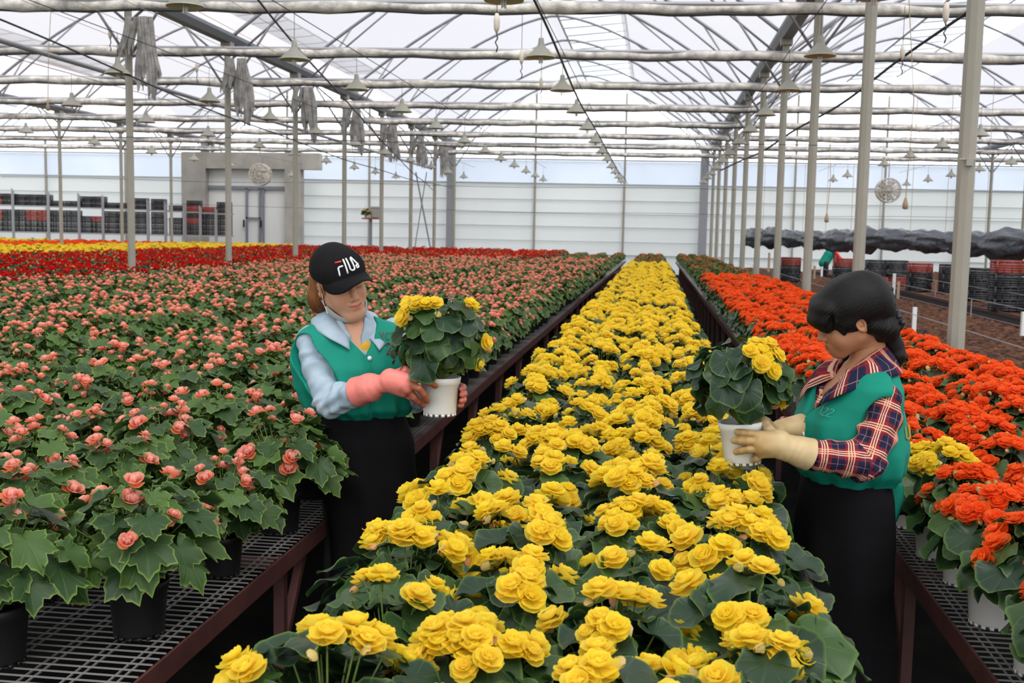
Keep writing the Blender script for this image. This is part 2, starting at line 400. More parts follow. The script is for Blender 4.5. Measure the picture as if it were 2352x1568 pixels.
# ---------------------------------------------------------------- lamps on strings
def lamp_meshes():
    mb = MB(); mb.lathe([(.018, .155), (.03, .15), (.035, .105), (.05, .085), (.10, .05), (.155, .012), (.172, 0), (.172, -.006), (.165, -.002), (.15, .008), (.095, .044), (.045, .076), (.028, .09), (.0, .09)], n=24); mb.v[0][:, 2] *= 1.45; mb.v[0][:, 0] *= 1.05; mb.v[0][:, 1] *= 1.05
    a = mb.mesh('lamp_shade', ['lampshade'])
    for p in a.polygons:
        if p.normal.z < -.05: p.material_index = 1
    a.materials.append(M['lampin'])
    mb = MB()
    for i in range(3):
        t = i * 2.094; c = Vector((.018 * math.cos(t), .018 * math.sin(t), 0)); d = Vector((math.cos(t + 1.57), math.sin(t + 1.57), 0)) * .009
        mb.tube([c + d + Vector((0, 0, .08)), c + d + Vector((0, 0, -.06)), c + d * .5 + Vector((0, 0, -.068)), c - d * .5 + Vector((0, 0, -.068)), c - d + Vector((0, 0, -.06)), c - d + Vector((0, 0, .08))], .006, 6)
    mb.tube([(0, 0, .085), (0, 0, .02)], .022, 10)
    b = mb.mesh('bulb', ['bulb'])
    mb = MB(); mb.tube([(0, 0, .20), (0, 0, .55)], .0035, 5); c = mb.mesh('hanger', ['cable'])
    return a, b, c
LM = lamp_meshes()
lamp0 = empty('hanging_lamp'); 
for nm, me in zip(('lamp_shade', 'bulb', 'hanger'), LM): obj(nm, me, lamp0)
used = False
LR = [(-1.42, 'middle', 10.05), (1.80, 'right', 10.1), (-4.5, 'left', 10.05), (-7.45, 'second left', 14.5), (-10.3, 'third left', 18.3), (6.3, 'second right', 22.7), (9.4, 'third right', 25), (-14.5, 'outer left', 24)]
for X, nm, ys in LR:
    y = ys; i = 0
    mb = MB(); mb.tube([(X, 2, 4.25), (X, YW - 1.2, 4.25)], .006, 6); tag(mobj('lamp_wire', mb, ['cable'], smooth=True), 'taut wire holding the %s string of lamps' % nm, 'wire')
    while y < 44:
        o = dup(lamp0) if used else lamp0; used = True
        o.location = (X, y + random.uniform(-.2, .2), 3.70); o.rotation_euler = (0, 0, random.uniform(0, 6))
        tag(o, 'cream cone lamp, %s from the near end of the %s string' % (ORD[i], nm), 'lamp', 'hanging lamps')
        y += 3.07; i += 1

# pull weights and grey net bundles
wi = 0
WT = [(1141, 52, 11.5, 'beside the nearest middle lamp'), (1198, 130, 15.6, 'beside the second middle lamp'), (1243, 190, 19.7, 'beside the third middle lamp'), (2173, 28, 11.5, 'left of the nearest right hand post'), (2073, 120, 15.6, 'between the two nearest right hand posts'), (253, 75, 17, 'left of the nearest left hand post'), (452, 155, 21, 'between the two nearest left hand posts'), (1996, 180, 19, 'in front of the second right hand post')]
for px, py, y, wh in WT:
    p = at(px, py, y); r = empty('pull_weight', p)
    tag(r, 'small cream weight hanging from a cord ' + wh, 'weight', 'pull weights')
    mb = MB(); mb.lathe([(.0, .10), (.02, .09), (.034, .02), (.03, -.06), (.008, -.11), (0, -.11)], n=12); mobj('weight', mb, ['lampshade'], r, smooth=True)
    mb = MB(); mb.tube([(0, 0, .1), (0, 0, 4.75 - p.z)], .004, 5); mb.tube([(0, 0, -.1), (.012, 0, -.16), (-.012, 0, -.2), (.014, 0, -.25), (0, 0, -.3)], .008, 6); mobj('cord', mb, ['cable'], r, smooth=True)
CW = [(2088, 0, 460, 12.5, 'long straw cord with a wooden toggle hanging left of the nearest right post'), (1907, 330, 495, 16, 'straw pull cord hanging behind the third right post'), (118, 0, 240, 16, 'straw pull cord hanging at the upper left')]
for px, py, py2, y, lb in CW:
    a, b = at(px, py, y), at(px - 8, py2, y); r = empty('ceiling_toggle', b); tag(r, lb, 'cord')
    mb = MB(); mb.tube([(0, 0, 0), (.03, 0, (a.z - b.z) * .5), (a.x - b.x, 0, a.z - b.z)], .005, 5); mobj('string', mb, ['cord'], r)
    mb = MB(); mb.lathe([(0, .04), (.012, .03), (.03, -.04), (.03, -.09), (0, -.1)], n=10); mobj('toggle', mb, ['wood'], r, smooth=True)

for k in range(3, 10):
    y = sp(k, XL) - .22; n_ = 46; a = np.linspace(0, 2 * PI, n_, endpoint=False)
    r = empty('net_bundle', (XL + .3, y, 0))
    tag(r, 'grey gathered net curtain hanging at the %s post of the left row' % ORD[k - 1], 'net', 'gathered net curtains')
    for ox_, ln, r0_ in ((-.30, .62, .045), (-.16, .5, .04), (.0, 1.05, .05), (.09, .86, .06), (.19, 1.12, .055), (.27, .93, .04)):
        ln *= random.uniform(.9, 1.1); tw = random.uniform(0, 6)
        mb = MB(); rows = 14; V = []
        for j in range(rows):
            t = j / (rows - 1); z = 4.80 - ln * t; cx = ox_ * (.55 + .45 * t) + .02 * math.sin(t * 5 + tw); rad = r0_ * (.8 + .55 * math.sin(min(1, t * 1.3) * PI * .5) - .35 * t ** 3)
            for i_, aa in enumerate(a):
                q = 1 + .22 * math.sin(aa * 7 + t * 2 + tw) + .14 * math.sin(aa * 12 - t * 3)
                V.append((cx + rad * q * math.cos(aa), .8 * rad * q * math.sin(aa) + .02 * math.sin(tw), z - (.07 * math.sin(aa * 3 + tw) if j == rows - 1 else 0)))
        idx = np.arange(rows * n_).reshape(rows, n_); jj = (np.arange(n_) + 1) % n_
        mb.add(V, np.stack([idx[:-1], idx[:-1][:, jj], idx[1:][:, jj], idx[1:]], -1).reshape(-1, 4))
        mobj('netting', mb, ['net'], r, smooth=True)

# ---------------------------------------------------------------- back wall, side walls
def yw(x): return YW + SK * x
def wallrect(name, x0, x1, z0, z1, mt, dy=0, th=.012, kind='structure'):
    mb_ = MB(); a = Vector((x0, yw(x0) + dy, (z0 + z1) / 2)); b = Vector((x1, yw(x1) + dy, (z0 + z1) / 2)); mb_.bar(a, b, th, z1 - z0)
    return tag(mobj(name, mb_, [mt]), kind=kind)
wx0, wx1 = -30, 24
wallrect('wall_back', wx0, wx1, 0, 3.66, 'wallfilm')
wallrect('wall_back_net', wx0, wx1, 3.68, 4.62, 'wallnet')
for i, (z, w) in enumerate(((5.17, .06), (4.66, .06), (3.67, .05), (3.0, .025), (2.45, .025), (1.9, .025), (1.3, .02), (.75, .04))):
    mb = MB(); mb.bar((wx0, yw(wx0) - .06, z), (wx1, yw(wx1) - .06, z), w); tag(mobj('trim_1', mb, ['steel']), kind='structure')
for x in [-26, -22.5, -18.7, -15.5, -12, -5.04, -1.34, 5.6, 9.2, 12.7]:
    mb = MB(); zt = 7.4 if x in (-5.04, -1.34, 5.6, 9.2, -15.5, -12) else 5.2
    mb.bar((x, yw(x) - .1, 0), (x, yw(x) - .1, zt), .09 if x in (-5.04, -1.34) else .08)
    tag(mobj('wall_stud', mb, ['post']), kind='structure')
for x in (XL, XR, XR + BW, XL - BW):      # broad end posts against the wall
    mb = MB(); mb.box((x - .28, yw(x) - .25, ZG / 2), (.34, .14, ZG)); tag(mobj('trim_2', mb, ['steel']), kind='structure')
for nm, x in (('wall_left', wx0), ('wall_right', wx1)):
    mb = MB(); mb.box((x, 19, 1.85), (.012, 56, 3.7)); tag(mobj(nm, mb, ['wallfilm']), kind='structure')
# concrete door surround at the back left
def wr(px0, px1, py0, py1, dy):
    a, b = at(px0, py1, YW - 2), at(px1, py0, YW - 2)
    return a.x, b.x, max(0, a.z), b.z
for (a, b, c, d) in ((422, 474, 350, 600), (657, 692, 350, 600)):
    x0, x1, z0, z1 = wr(a, b, c, d, 0); mb = MB(); mb.box(((x0 + x1) / 2, YW - 1.9, z1 / 2), (x1 - x0, .5, z1)); tag(mobj('trim_3', mb, ['concrete']), kind='structure')
x0, x1, z0, z1 = wr(422, 735, 352, 386, 0)
mb = MB(); mb.box(((x0 + x1) / 2, YW - 1.9, (z0 + z1) / 2), (x1 - x0, .45, z1 - z0)); tag(mobj('trim_4', mb, ['concrete']), kind='structure')
x0, x1, z0, z1 = wr(474, 657, 386, 600, 0)
mb = MB(); mb.box(((x0 + x1) / 2, YW - 1.75, z1 / 2), (x1 - x0, .06, z1)); tag(mobj('wall_panel', mb, ['whitep']), kind='structure')
r = empty('door_1', (0, YW - 1.85, 0)); tag(r, 'white framed door in the concrete surround at the back left', 'door')
for (a, b, c, d) in ((562, 566, 432, 600), (592, 596, 432, 600), (600, 604, 432, 600), (476, 656, 428, 433), (562, 596, 499, 502)):
    x0, x1, z0, z1 = wr(a, b, c, d, 0); mb = MB(); mb.box(((x0 + x1) / 2, 0, (max(z0, 0) + z1) / 2), (x1 - x0, .05, z1 - max(0, z0))); mobj('door_frame', mb, ['gutter'], r)
for px in (561, 600):
    q = at(px, 513, YW - 1.85); mb = MB(); mb.box((q.x, -.05, q.z), (.06, .05, .3)); mobj('handle', mb, ['black_pot'], r)

def fan(px, py, y, R, lb):
    p = at(px, py, y); r = empty('wall_fan', p); tag(r, lb, 'fan', 'circulation fans')
    mb = MB()
    for rr in (R, R * .97, R * .72, R * .45):
        for yy in (-.12, .12):
            mb.tube([(rr * math.cos(t), yy * (1 if rr > .9 * R else 1.4), rr * math.sin(t)) for t in np.linspace(0, 2 * PI, 33)], .02 if rr > .9 * R else .012, 6)
    for i in range(12):
        t = i * PI / 6
        for yy in (-1, 1): mb.tube([(.1 * math.cos(t), .17 * yy, .1 * math.sin(t)), (R * math.cos(t), .12 * yy, R * math.sin(t))], .014, 6)
        mb.tube([(R * math.cos(t), -.12, R * math.sin(t)), (R * math.cos(t), .12, R * math.sin(t))], .014, 6)
    mobj('guard', mb, ['fan'], r, smooth=True)
    mb = MB(); mb.lathe([(0, -.14), (.13, -.12), (.13, .12), (0, .14)], n=16); V = mb.v[0]; mb.v[0] = V[:, [0, 2, 1]]; mobj('motor', mb, ['fan'], r, smooth=True)
    for i in range(5):
        t = i * 2 * PI / 5; mb = MB(); c, s_ = math.cos(t), math.sin(t)
        Q = [(.08, -.05, -.03), (R * .85, -.16, -.05), (R * .88, .12, .05), (.08, .05, .03)]
        V = [(u * c - v * s_, w, u * s_ + v * c) for u, v, w in Q] + [(u * c - v * s_, w + .012, u * s_ + v * c) for u, v, w in Q]
        mb.add(V, [(0, 1, 2, 3), (7, 6, 5, 4), (0, 4, 5, 1), (1, 5, 6, 2), (2, 6, 7, 3), (3, 7, 4, 0)]); mobj('blade', mb, ['fan'], r)
    mb = MB(); mb.tube([(0, .0, R), (0, 0, 4.6 - p.z)], .02, 6); mobj('bracket', mb, ['steel'], r)
fan(598, 401, 42, .42, 'round caged fan hanging above the door at the back left')
fan(2040, 437, 42, .44, 'round caged fan at the back of the right span')
# wiry X brace between two left posts
mb = MB(); mb.tube([at(955, 395, 41), at(998, 618, 41)], .03, 6); mb.tube([at(980, 395, 41), at(945, 618, 41)], .02, 6)
tag(mobj('cross_brace', mb, ['gutter']), 'thin crossed brace rods standing between the rear left posts', 'brace')

# ================================================================ BENCHES
def bench(nm, x0, x1, y0, y1, z, rail_side, lb, wires=True, legs=True, step=1.25):
    r = empty(nm, ((x0 + x1) / 2, y0, 0)); tag(r, lb, 'bench'); cx = (x0 + x1) / 2
    L = y1 - y0; w = x1 - x0; h = w / 2
    for s_ in (-1, 1):
        n = int(L / 2); pts = [(s_ * (h - .004) , t * L / n, z - .035 + .006 * math.sin(t * 1.3 + x0)) for t in range(n + 1)]
        mb = MB()
        for p, q in zip(pts[:-1], pts[1:]):
            mb.bar(p, q, .008, .06); mb.bar(Vector(p) - Vector((s_ * .02, 0, .028)), Vector(q) - Vector((s_ * .02, 0, .028)), .04, .006)
        mobj('edge_rail', mb, ['brown'], r)
    if wires:
        mb = MB(); ys = np.arange(.03, min(L, 16), .036)
        for y in ys: mb.bar((-h + .01, y, z - .008), (h - .01, y, z - .008), .0035)
        xs = np.arange(-h + .05, h, .1)
        for x in xs:
            mb.bar((x, 0, z - .012), (x, L, z - .012), .004); mb.bar((x + .022, 0, z - .012), (x + .022, L, z - .012), .004)
        if L > 16: mb.box((0, (16 + L) / 2, z - .01), (2 * h - .02, L - 16, .004))
        mobj('wire_top', mb, ['wire'], r)
    else:
        mb = MB(); mb.box((0, L / 2, z - .01), (2 * h - .02, L, .006)); mobj('wire_top', mb, ['wire'], r)
    if legs:
        y = .5; k = 0
        while y < L and k < 30:
            for s_ in (-1, 1):
                mb = MB(); X = s_ * (h - .05); mb.box((X, y, (z - .05) / 2), (.035, .035, z - .05)); mobj('leg', mb, ['brown'], r)
            mb = MB(); mb.box((0, y, z - .07), (2 * h - .05, .035, .03)); 
            for s_ in (-1, 1):
                X = s_ * (h - .05); mb.bar((X, y, z - .38), (X, y + .25, z - .06), .028)
            mobj('brace', mb, ['brown'], r)
            y += step; k += 1
    return r
YE = 44.0
bench('plant_bench', -2.95, -1.13, 1.6, YE, .60, 1, 'long wire bench with rust red rail left of the center aisle, full of black pots')
bench('plant_bench', -.62, .32, 1.0, YE, .60, 1, 'narrow center bench covered with yellow begonias')
bench('plant_bench', .82, 1.98, 1.9, YE, .60, 1, 'long wire bench with rust red rail right of the center aisle, carrying orange begonias')
bench('plant_bench', -5.1, -3.25, 2.6, YE, .60, 1, 'second bench from the center on the left, with pink begonias', step=3)
bench('plant_bench', -7.25, -5.4, 5, YE, .60, 1, 'third bench from the center on the left, with pink begonias', False, step=3)
for i, (a, b) in enumerate(((-9.4, -7.55), (-11.55, -9.7), (-13.7, -11.85), (-18.2, -13.95), (-23, -18.45), (-28, -23.2))):
    bench('plant_bench', a, b, 11 if i < 3 else 19, YE - 2, .60, 1, 'bench in the left field, %s beyond the pink begonias' % ORD[i], False, False)

# ================================================================ PLANTS
def leaf_geo(mb, size, Mx, lobed, rnd, seg=42, rings=4, wave=None):
    ph = np.linspace(-PI, PI, seg + 1); rr = np.linspace(.0, 1, rings + 1)[1:] ** .8
    if lobed:
        R = .62 + .20 * np.cos(ph) + .03 * np.cos(2 * ph); lob = 1 - np.abs(((ph * 7 / (2 * PI) + .5) % 1) - .5) * 2; R = R * (.80 + .34 * lob) * (1 + .05 * np.sin(ph * 21 + 1))
    else:
        R = .66 + .13 * np.cos(ph) + .04 * np.cos(2 * ph) + .025 * np.cos(5 * ph + rnd * 6)
    R = R * (1 - .72 * np.exp(-((PI - np.abs(ph)) / .28) ** 2)); R *= 1 + (0 if lobed else .02) * np.sin(ph * 15)
    w = wave if wave is not None else random.uniform(.05, .12); p0 = random.uniform(0, 6); cup = random.uniform(.02, .22) * (1 if random.random() < .75 else -1)
    fold = random.uniform(.0, .25); skew = random.uniform(-.15, .15)
    V = [(0, 0, 0)]; UV = [(.5, 0)]
    for r_ in rr:
        x = np.sin(ph) * R * r_ + skew * np.cos(ph) * R * r_; y = np.cos(ph) * R * r_
        z = cup * r_ ** 2 * R + fold * np.abs(x) - .02 - .22 * np.maximum(y, 0) ** 2 + w * np.sin(ph * 4 + p0) * r_ ** 3 + .5 * w * np.sin(ph * 7 + p0 * 2) * r_ ** 4
        V += list(zip(x, y, z)); UV += [((q + PI) / (2 * PI), r_) for q in ph]
    V = np.array(V) * size; n = seg + 1
    F3 = [(0, 1 + i, 2 + i) for i in range(seg)]
    F4 = [(1 + k * n + i, 1 + (k + 1) * n + i, 2 + (k + 1) * n + i, 2 + k * n + i) for k in range(rings - 1) for i in range(seg)]
    A = np.array(Mx); V = V @ A[:3, :3].T + A[:3, 3]
    s0 = mb.n; mb.v.append(V); mb.uv.append(np.array(UV)); mb.r.append(np.full(len(V), rnd)); mb.n += len(V)
    mb.q += [np.array(F3)[:, ::-1] + s0, np.array(F4)[:, ::-1] + s0]; mb.m += [np.zeros(len(F3), int), np.zeros(len(F4), int)]


def frame(pos, z, spin=0., x=None):
    """matrix at pos whose z axis is z"""
    z = Vector(z).normalized(); ref = Vector(x) if x is not None else (Vector((0, 0, 1)) if abs(z.z) < .95 else Vector((1, 0, 0)))
    yv = (ref - z * ref.dot(z)).normalized(); xv = yv.cross(z)
    return Matrix.Translation(pos) @ Matrix((xv, yv, z)).transposed().to_4x4() @ Matrix.Rotation(spin, 4, 'Z')


def petal(mb, L, Wd, open_, az, z0=0, curl=.35, rnd=0, nu=6, nv=7, r0=.0):
    """a spoon petal rising at angle open_ from the flower axis, round at the rim"""
    us = np.linspace(0, 1, nu); vs = np.linspace(-1, 1, nv); V = []; UV = []
    for u in us:
        wdt = Wd * math.sqrt(max(0, 1 - (2 * u - 1.08) ** 2 / 1.18)) * (1 if u > .05 else .5)
        for v in vs:
            x = v * wdt; bend = open_ + curl * (u - .4); y = L * u
            zz = -.42 * wdt * (1 - v * v) + .035 * L * math.sin(4 * v + az * 3) * u
            Y_ = r0 + y * math.sin(bend) + zz * math.cos(bend) * -1; Z_ = z0 + y * math.cos(bend) + zz * math.sin(bend)
            V.append((x * math.cos(az) - Y_ * math.sin(az), x * math.sin(az) + Y_ * math.cos(az), Z_)); UV.append((v * .5 + .5, u))
    F = [(i * nv + j, i * nv + j + 1, (i + 1) * nv + j + 1, (i + 1) * nv + j) for i in range(nu - 1) for j in range(nv - 1)]
    mb.add(V, F, 0, UV, rnd)


def flower_geo(kind, seed):
    """one bloom, axis +Z, foot at the origin, about 6 cm across"""
    random.seed(seed); mb = MB()
    if kind in ('yellow', 'orange', 'red'):
        s_ = {'yellow': 1.0, 'orange': .86, 'red': .72}[kind]; base = random.random() * 6; t_ = random.choice([0, 0, .05, .1])
        for lay, (n, L, Wd, op, z0) in enumerate(((4, .031, .026, 1.36, .0), (3, .028, .024, 1.05, .003), (4, .021, .017, .72, .006), (4, .014, .012, .42, .008), (3, .010, .008, .12, .010))):
            if kind == 'red' and lay > 3: continue
            for i in range(n):
                az = base + lay * .7 + i * 2 * PI / n + random.uniform(-.15, .15)
                petal(mb, L * s_ * random.uniform(.92, 1.1), Wd * s_, op + random.uniform(-.12, .12), az, z0 * s_, .35 if lay < 2 else .15, min(1, t_ + random.uniform(0, .12)))
    else:   # pink: a tight rose bud over flared guard petals
        base = random.random() * 6
        for lay, (n, L, Wd, op, z0, t_) in enumerate(((2, .026, .021, .95, 0, .75), (3, .028, .020, .45, .0, .25), (4, .027, .017, .22, .001, .05), (4, .025, .012, .10, .003, .1), (3, .023, .008, .02, .005, .5))):
            for i in range(n):
                petal(mb, L * .95, Wd, op, base + lay * .9 + i * 2 * PI / n, z0, .55 if lay < 2 else -.35, t_, r0=.003 * max(0, 3 - lay))
    mb.tube([(0, 0, 0), (0, 0, -.03)], .0018, 5, 1)
    return mb


def bud_geo(seed, big=1.):
    random.seed(seed); mb = MB()
    for sg in (0, PI):
        petal(mb, .017 * big, .012 * big, .28, sg, 0, -.5, random.choice([0, .15, .8]), 5, 5)
    petal(mb, .012 * big, .008 * big, .5, 1.3, 0, -.2, 0)
    mb.tube([(0, 0, .003), (0, 0, -.02)], .0018, 5, 1)
    return mb


PM = {'held': 'yellow', 'yellow': 'yellow', 'orange': 'orange', 'pink': 'pink', 'red': 'red', 'sparse': 'orange'}
FL = {}
for kd in ('yellow', 'orange', 'pink', 'red'):
    FL[kd] = [flower_geo(kd, 10 + i) for i in range(4)]
BUD = [bud_geo(50 + i) for i in range(3)]
FLM = {k: [g.mesh('flower', [PM[k], 'stem']) for g in v] for k, v in FL.items()}
BDM = [g.mesh('bud', ['bud', 'stem']) for g in BUD]


def pot_geo(white, h=.125, rt_=.071, rb=.054):
    mb = MB()
    prof = [(0, .006), (rb - .006, .006), (rb, .0), (rb + .002, .006), (rt_ - .006, h - .024), (rt_ - .003, h - .022), (rt_, h - .001), (rt_ - .002, h), (rt_ - .006, h), (rt_ - .008, h - .02), (rt_ - .01, h - .028)]
    mb.lathe(prof, n=32)
    for i in range(16):
        a = i * PI / 8; mb.box((rb * .97 * math.cos(a), rb * .97 * math.sin(a), -.002), (.011, .007, .008), 0, Matrix.Rotation(a + PI / 2, 3, 'Z'))
    so_ = MB(); so_.lathe([(0, h - .018), (rt_ * .5, h - .016), (rt_ - .009, h - .022)], n=20)
    return mb, so_


POTW, SOILG = pot_geo(True); POTB, _ = pot_geo(False, .13, .074, .058)


def plant_design(kind, seed):
    """leaves and stems (one builder) plus a list of (flower index, matrix) and (bud index, matrix)"""
    random.seed(seed); mb = MB(); fl = []; bd = []
    lob = kind in ('pink', 'sparse') ; R = {'yellow': .175, 'orange': .150, 'pink': .178, 'red': .18, 'sparse': .175}[kind]
    top = {'yellow': .345, 'orange': .33, 'pink': .37, 'red': .34, 'sparse': .32}[kind]
    nl = {'yellow': 58, 'orange': 54, 'pink': 66, 'red': 56, 'sparse': 56}[kind]
    base = Vector((0, 0, .115)); cz = {'pink': .195, 'orange': .20}.get(kind, .165)
    for i in range(nl):
        u = (i + .5) / nl; el = math.asin(min(1, (1.12 * u - .12) if kind == 'pink' else (1.25 * u - .25))); az = i * 2.399963 + random.uniform(-.3, .3)
        rr = R * random.uniform(.72, 1.06)
        if i % 5 == 0: rr *= .6
        d = Vector((math.cos(az) * math.cos(el), math.sin(az) * math.cos(el), math.sin(el)))
        p = Vector((d.x * rr, d.y * rr, cz + (top - cz) * d.z * random.uniform(.75, 1.0) * (rr / R) + .02))
        sz = random.uniform(.062, .098) * (1.05 if el < .7 else .85)
        if kind == 'yellow': sz *= 1.08
        nrm = (d * .75 + Vector((0, 0, .75)) + Vector((random.uniform(-.3, .3), random.uniform(-.3, .3), 0))).normalized()
        out = Vector((d.x, d.y, -.15 if el < .8 else 0)); 
        if out.length < .1: out = Vector((1, 0, 0))
        leaf_geo(mb, sz, frame(p, nrm, random.uniform(-.5, .5), out), lob, random.random() ** 2)
        mid = base.lerp(p, .55) + Vector((0, 0, .02)); mb.tube([base, mid, p - nrm * .001], [.0028, .0023, .0018], 5, 1, False)
    def stalk(p):
        mb.tube([base, base.lerp(p, .6) + Vector((0, 0, .01)), p], [.003, .0022, .0016], 5, 1, False)
    if kind in ('yellow', 'orange', 'red'):
        nc = {'yellow': 7, 'orange': 13, 'red': 6}[kind]
        for c in range(nc):
            el = random.uniform(.35, 1.45); az = c * 2.4 + random.uniform(-.5, .5)
            d = Vector((math.cos(az) * math.cos(el), math.sin(az) * math.cos(el), math.sin(el)))
            ce = Vector((d.x * R * .98, d.y * R * .98, cz + (top + .015 - cz) * d.z + .018)); stalk(ce - d * .03)
            nf = random.choice([1, 2, 3, 3, 4]) if kind == 'yellow' else random.choice([2, 3, 4])
            for j in range(nf):
                a2 = j * 2 * PI / nf + c; sp_ = .024 if nf > 1 else 0
                off = frame((0, 0, 0), d) @ Vector((math.cos(a2) * sp_, math.sin(a2) * sp_, random.uniform(-.012, .012)))
                ax = (d + off * 14 + Vector((0, 0, .5))).normalized()
                fl.append((random.randrange(4), frame(ce + off, ax, random.uniform(0, 6)) @ Matrix.Scale(random.uniform(.78, 1.2), 4)))
            for j in range(random.choice([1, 1, 2])):
                a2 = random.uniform(0, 6); off = frame((0, 0, 0), d) @ Vector((math.cos(a2) * .035, math.sin(a2) * .035, -.012))
                bd.append((random.randrange(3), frame(ce + off, (off * 10 + Vector((0, 0, -.3)) + d * .3), random.uniform(0, 6)) @ Matrix.Scale(random.uniform(.8, 1.3), 4)))
    else:
        nc = 8 if kind == 'pink' else 5
        for c in range(nc):
            el = random.uniform(.1, 1.3); az = c * 2.4 + random.uniform(-.6, .6)
            d = Vector((math.cos(az) * math.cos(el), math.sin(az) * math.cos(el), math.sin(el)))
            ce = Vector((d.x * R * 1.02, d.y * R * 1.02, cz + (top - cz) * d.z + .025)); stalk(ce)
            for j in range(random.choice([1, 2, 2, 3]) if kind == 'pink' else 1):
                off = Vector((random.uniform(-.02, .02), random.uniform(-.02, .02), -.022 * j + random.uniform(-.01, .01)))
                fl.append((random.randrange(4), frame(ce + off, (d * .8 + Vector((0, 0, .6)) + off * 10), random.uniform(0, 6)) @ Matrix.Scale(random.uniform(.45, .95) * (1 if kind == 'pink' else .7), 4)))
    return mb, fl, bd


def held_design(seed, clusters, tall, R):
    """a plant seen from the side: leaves rise above the rim; clusters rows: azimuth, elevation, reach, blooms"""
    random.seed(seed); mb = MB(); fl = []; bd = []; base = Vector((0, 0, .115)); cz = .23
    for i in range(62):
        u = (i + .5) / 62; el = math.asin(1.45 * u - .45); az = i * 2.399963 + random.uniform(-.3, .3)
        d = Vector((math.cos(az) * math.cos(el), math.sin(az) * math.cos(el), math.sin(el))); rr = random.uniform(.72, 1.03) * (.6 if i % 5 == 0 else 1)
        p = Vector((d.x * R * rr, d.y * R * rr, cz + (tall - cz if d.z > 0 else .115) * d.z * rr))
        nrm = (d * 1.0 + Vector((random.uniform(-.3, .3), random.uniform(-.3, .3), .45))).normalized(); out = Vector((d.x * .5, d.y * .5, -.8 if el < .7 else .1))
        leaf_geo(mb, random.uniform(.058, .086), frame(p, nrm, random.uniform(-.6, .6), out), False, random.random() ** 2)
        mid = base.lerp(p, .5) + Vector((0, 0, .02)); mb.tube([base, mid, p - nrm * .001], [.0032, .0026, .002], 5, 1, False)
    for az, el, rch, nf in clusters:
        d = Vector((math.cos(az) * math.cos(el), math.sin(az) * math.cos(el), math.sin(el))); ce = Vector((d.x * R * rch, d.y * R * rch, cz + (tall - cz) * d.z * rch + .01))
        mb.tube([base, base.lerp(ce, .6), ce - d * .03], [.003, .0022, .0016], 5, 1, False)
        for j in range(nf):
            a2 = j * 2.4 + az; sp = .017 * math.sqrt(j) * 1.25; off = frame((0, 0, 0), d) @ Vector((math.cos(a2) * sp * 1.3, math.sin(a2) * sp, random.uniform(-.008, .008)))
            fl.append((random.randrange(4), frame(ce + off, (d + off * 12 + Vector((0, 0, .2))), random.uniform(0, 6)) @ Matrix.Scale(random.uniform(.8, 1.05), 4)))
        off = frame((0, 0, 0), d) @ Vector((.04, -.02, -.01)); bd.append((1, frame(ce + off, (off * 10 - Vector((0, 0, .4))), 0) @ Matrix.Scale(1.3, 4)))
    return mb, fl, bd


DES = {k: [plant_design(k, 100 * i + 7) for i in range(n)] for k, n in (('yellow', 6), ('orange', 5), ('pink', 6), ('red', 4), ('sparse', 4))}
DES['held'] = [held_design(5, [(3.5, .75, 1.02, 7), (-1.9, .9, 1.0, 3), (-.25, .05, 1.12, 1), (-.3, -.35, 1.05, 1), (.2, .8, 1.0, 2)], .40, .145), held_design(9, [(-.9, .62, 1.0, 7), (-.4, .95, .95, 3), (.1, -.4, 1.0, 1)], .385, .148)]
LEAF = {'held': 'leaf_y', 'yellow': 'leaf_y', 'orange': 'leaf_y', 'pink': 'leaf_p', 'red': 'leaf_y', 'sparse': 'leaf_p'}
POTOF = {'held': 'white_pot', 'yellow': 'white_pot', 'orange': 'white_pot', 'pink': 'black_pot', 'red': 'black_pot', 'sparse': 'white_pot'}
FK = {'held': 'yellow', 'sparse': 'orange'}
PMESH = {k: (POTW if v == 'white_pot' else POTB).mesh('pot', [v]) for k, v in POTOF.items()}
SOILM = SOILG.mesh('soil', ['soil'])
FOL = {k: [d[0].mesh('foliage', [LEAF[k], 'stem']) for d in v] for k, v in DES.items()}
BLO = {}; WHOLE = {}
for k, v in DES.items():
    BLO[k] = []; WHOLE[k] = []; fk = FK.get(k, k)
    for g, fl, bd in v:
        b = MB()
        for i, mx in fl: b.merge(FL[fk][i], mx)
        for m_ in b.m: pass
        nb = len(b.m)
        for i, mx in bd: b.merge(BUD[i], mx)
        for j in range(nb, len(b.m)): b.m[j] = np.where(b.m[j] == 0, 2, b.m[j])
        BLO[k].append(b.mesh('blossoms', [PM[k], 'stem', 'bud']))
        w = MB(); I = np.eye(4); w.merge(g, I); w.merge(POTW if POTOF[k] == 'white_pot' else POTB, I, 2); n1 = len(w.m); w.merge(b, I)
        for j in range(n1, len(w.m)): w.m[j] = np.array([3, 1, 4])[w.m[j]]
        WHOLE[k].append(w.mesh('potted_begonia', [LEAF[k], 'stem', POTOF[k], PM[k], 'bud']))

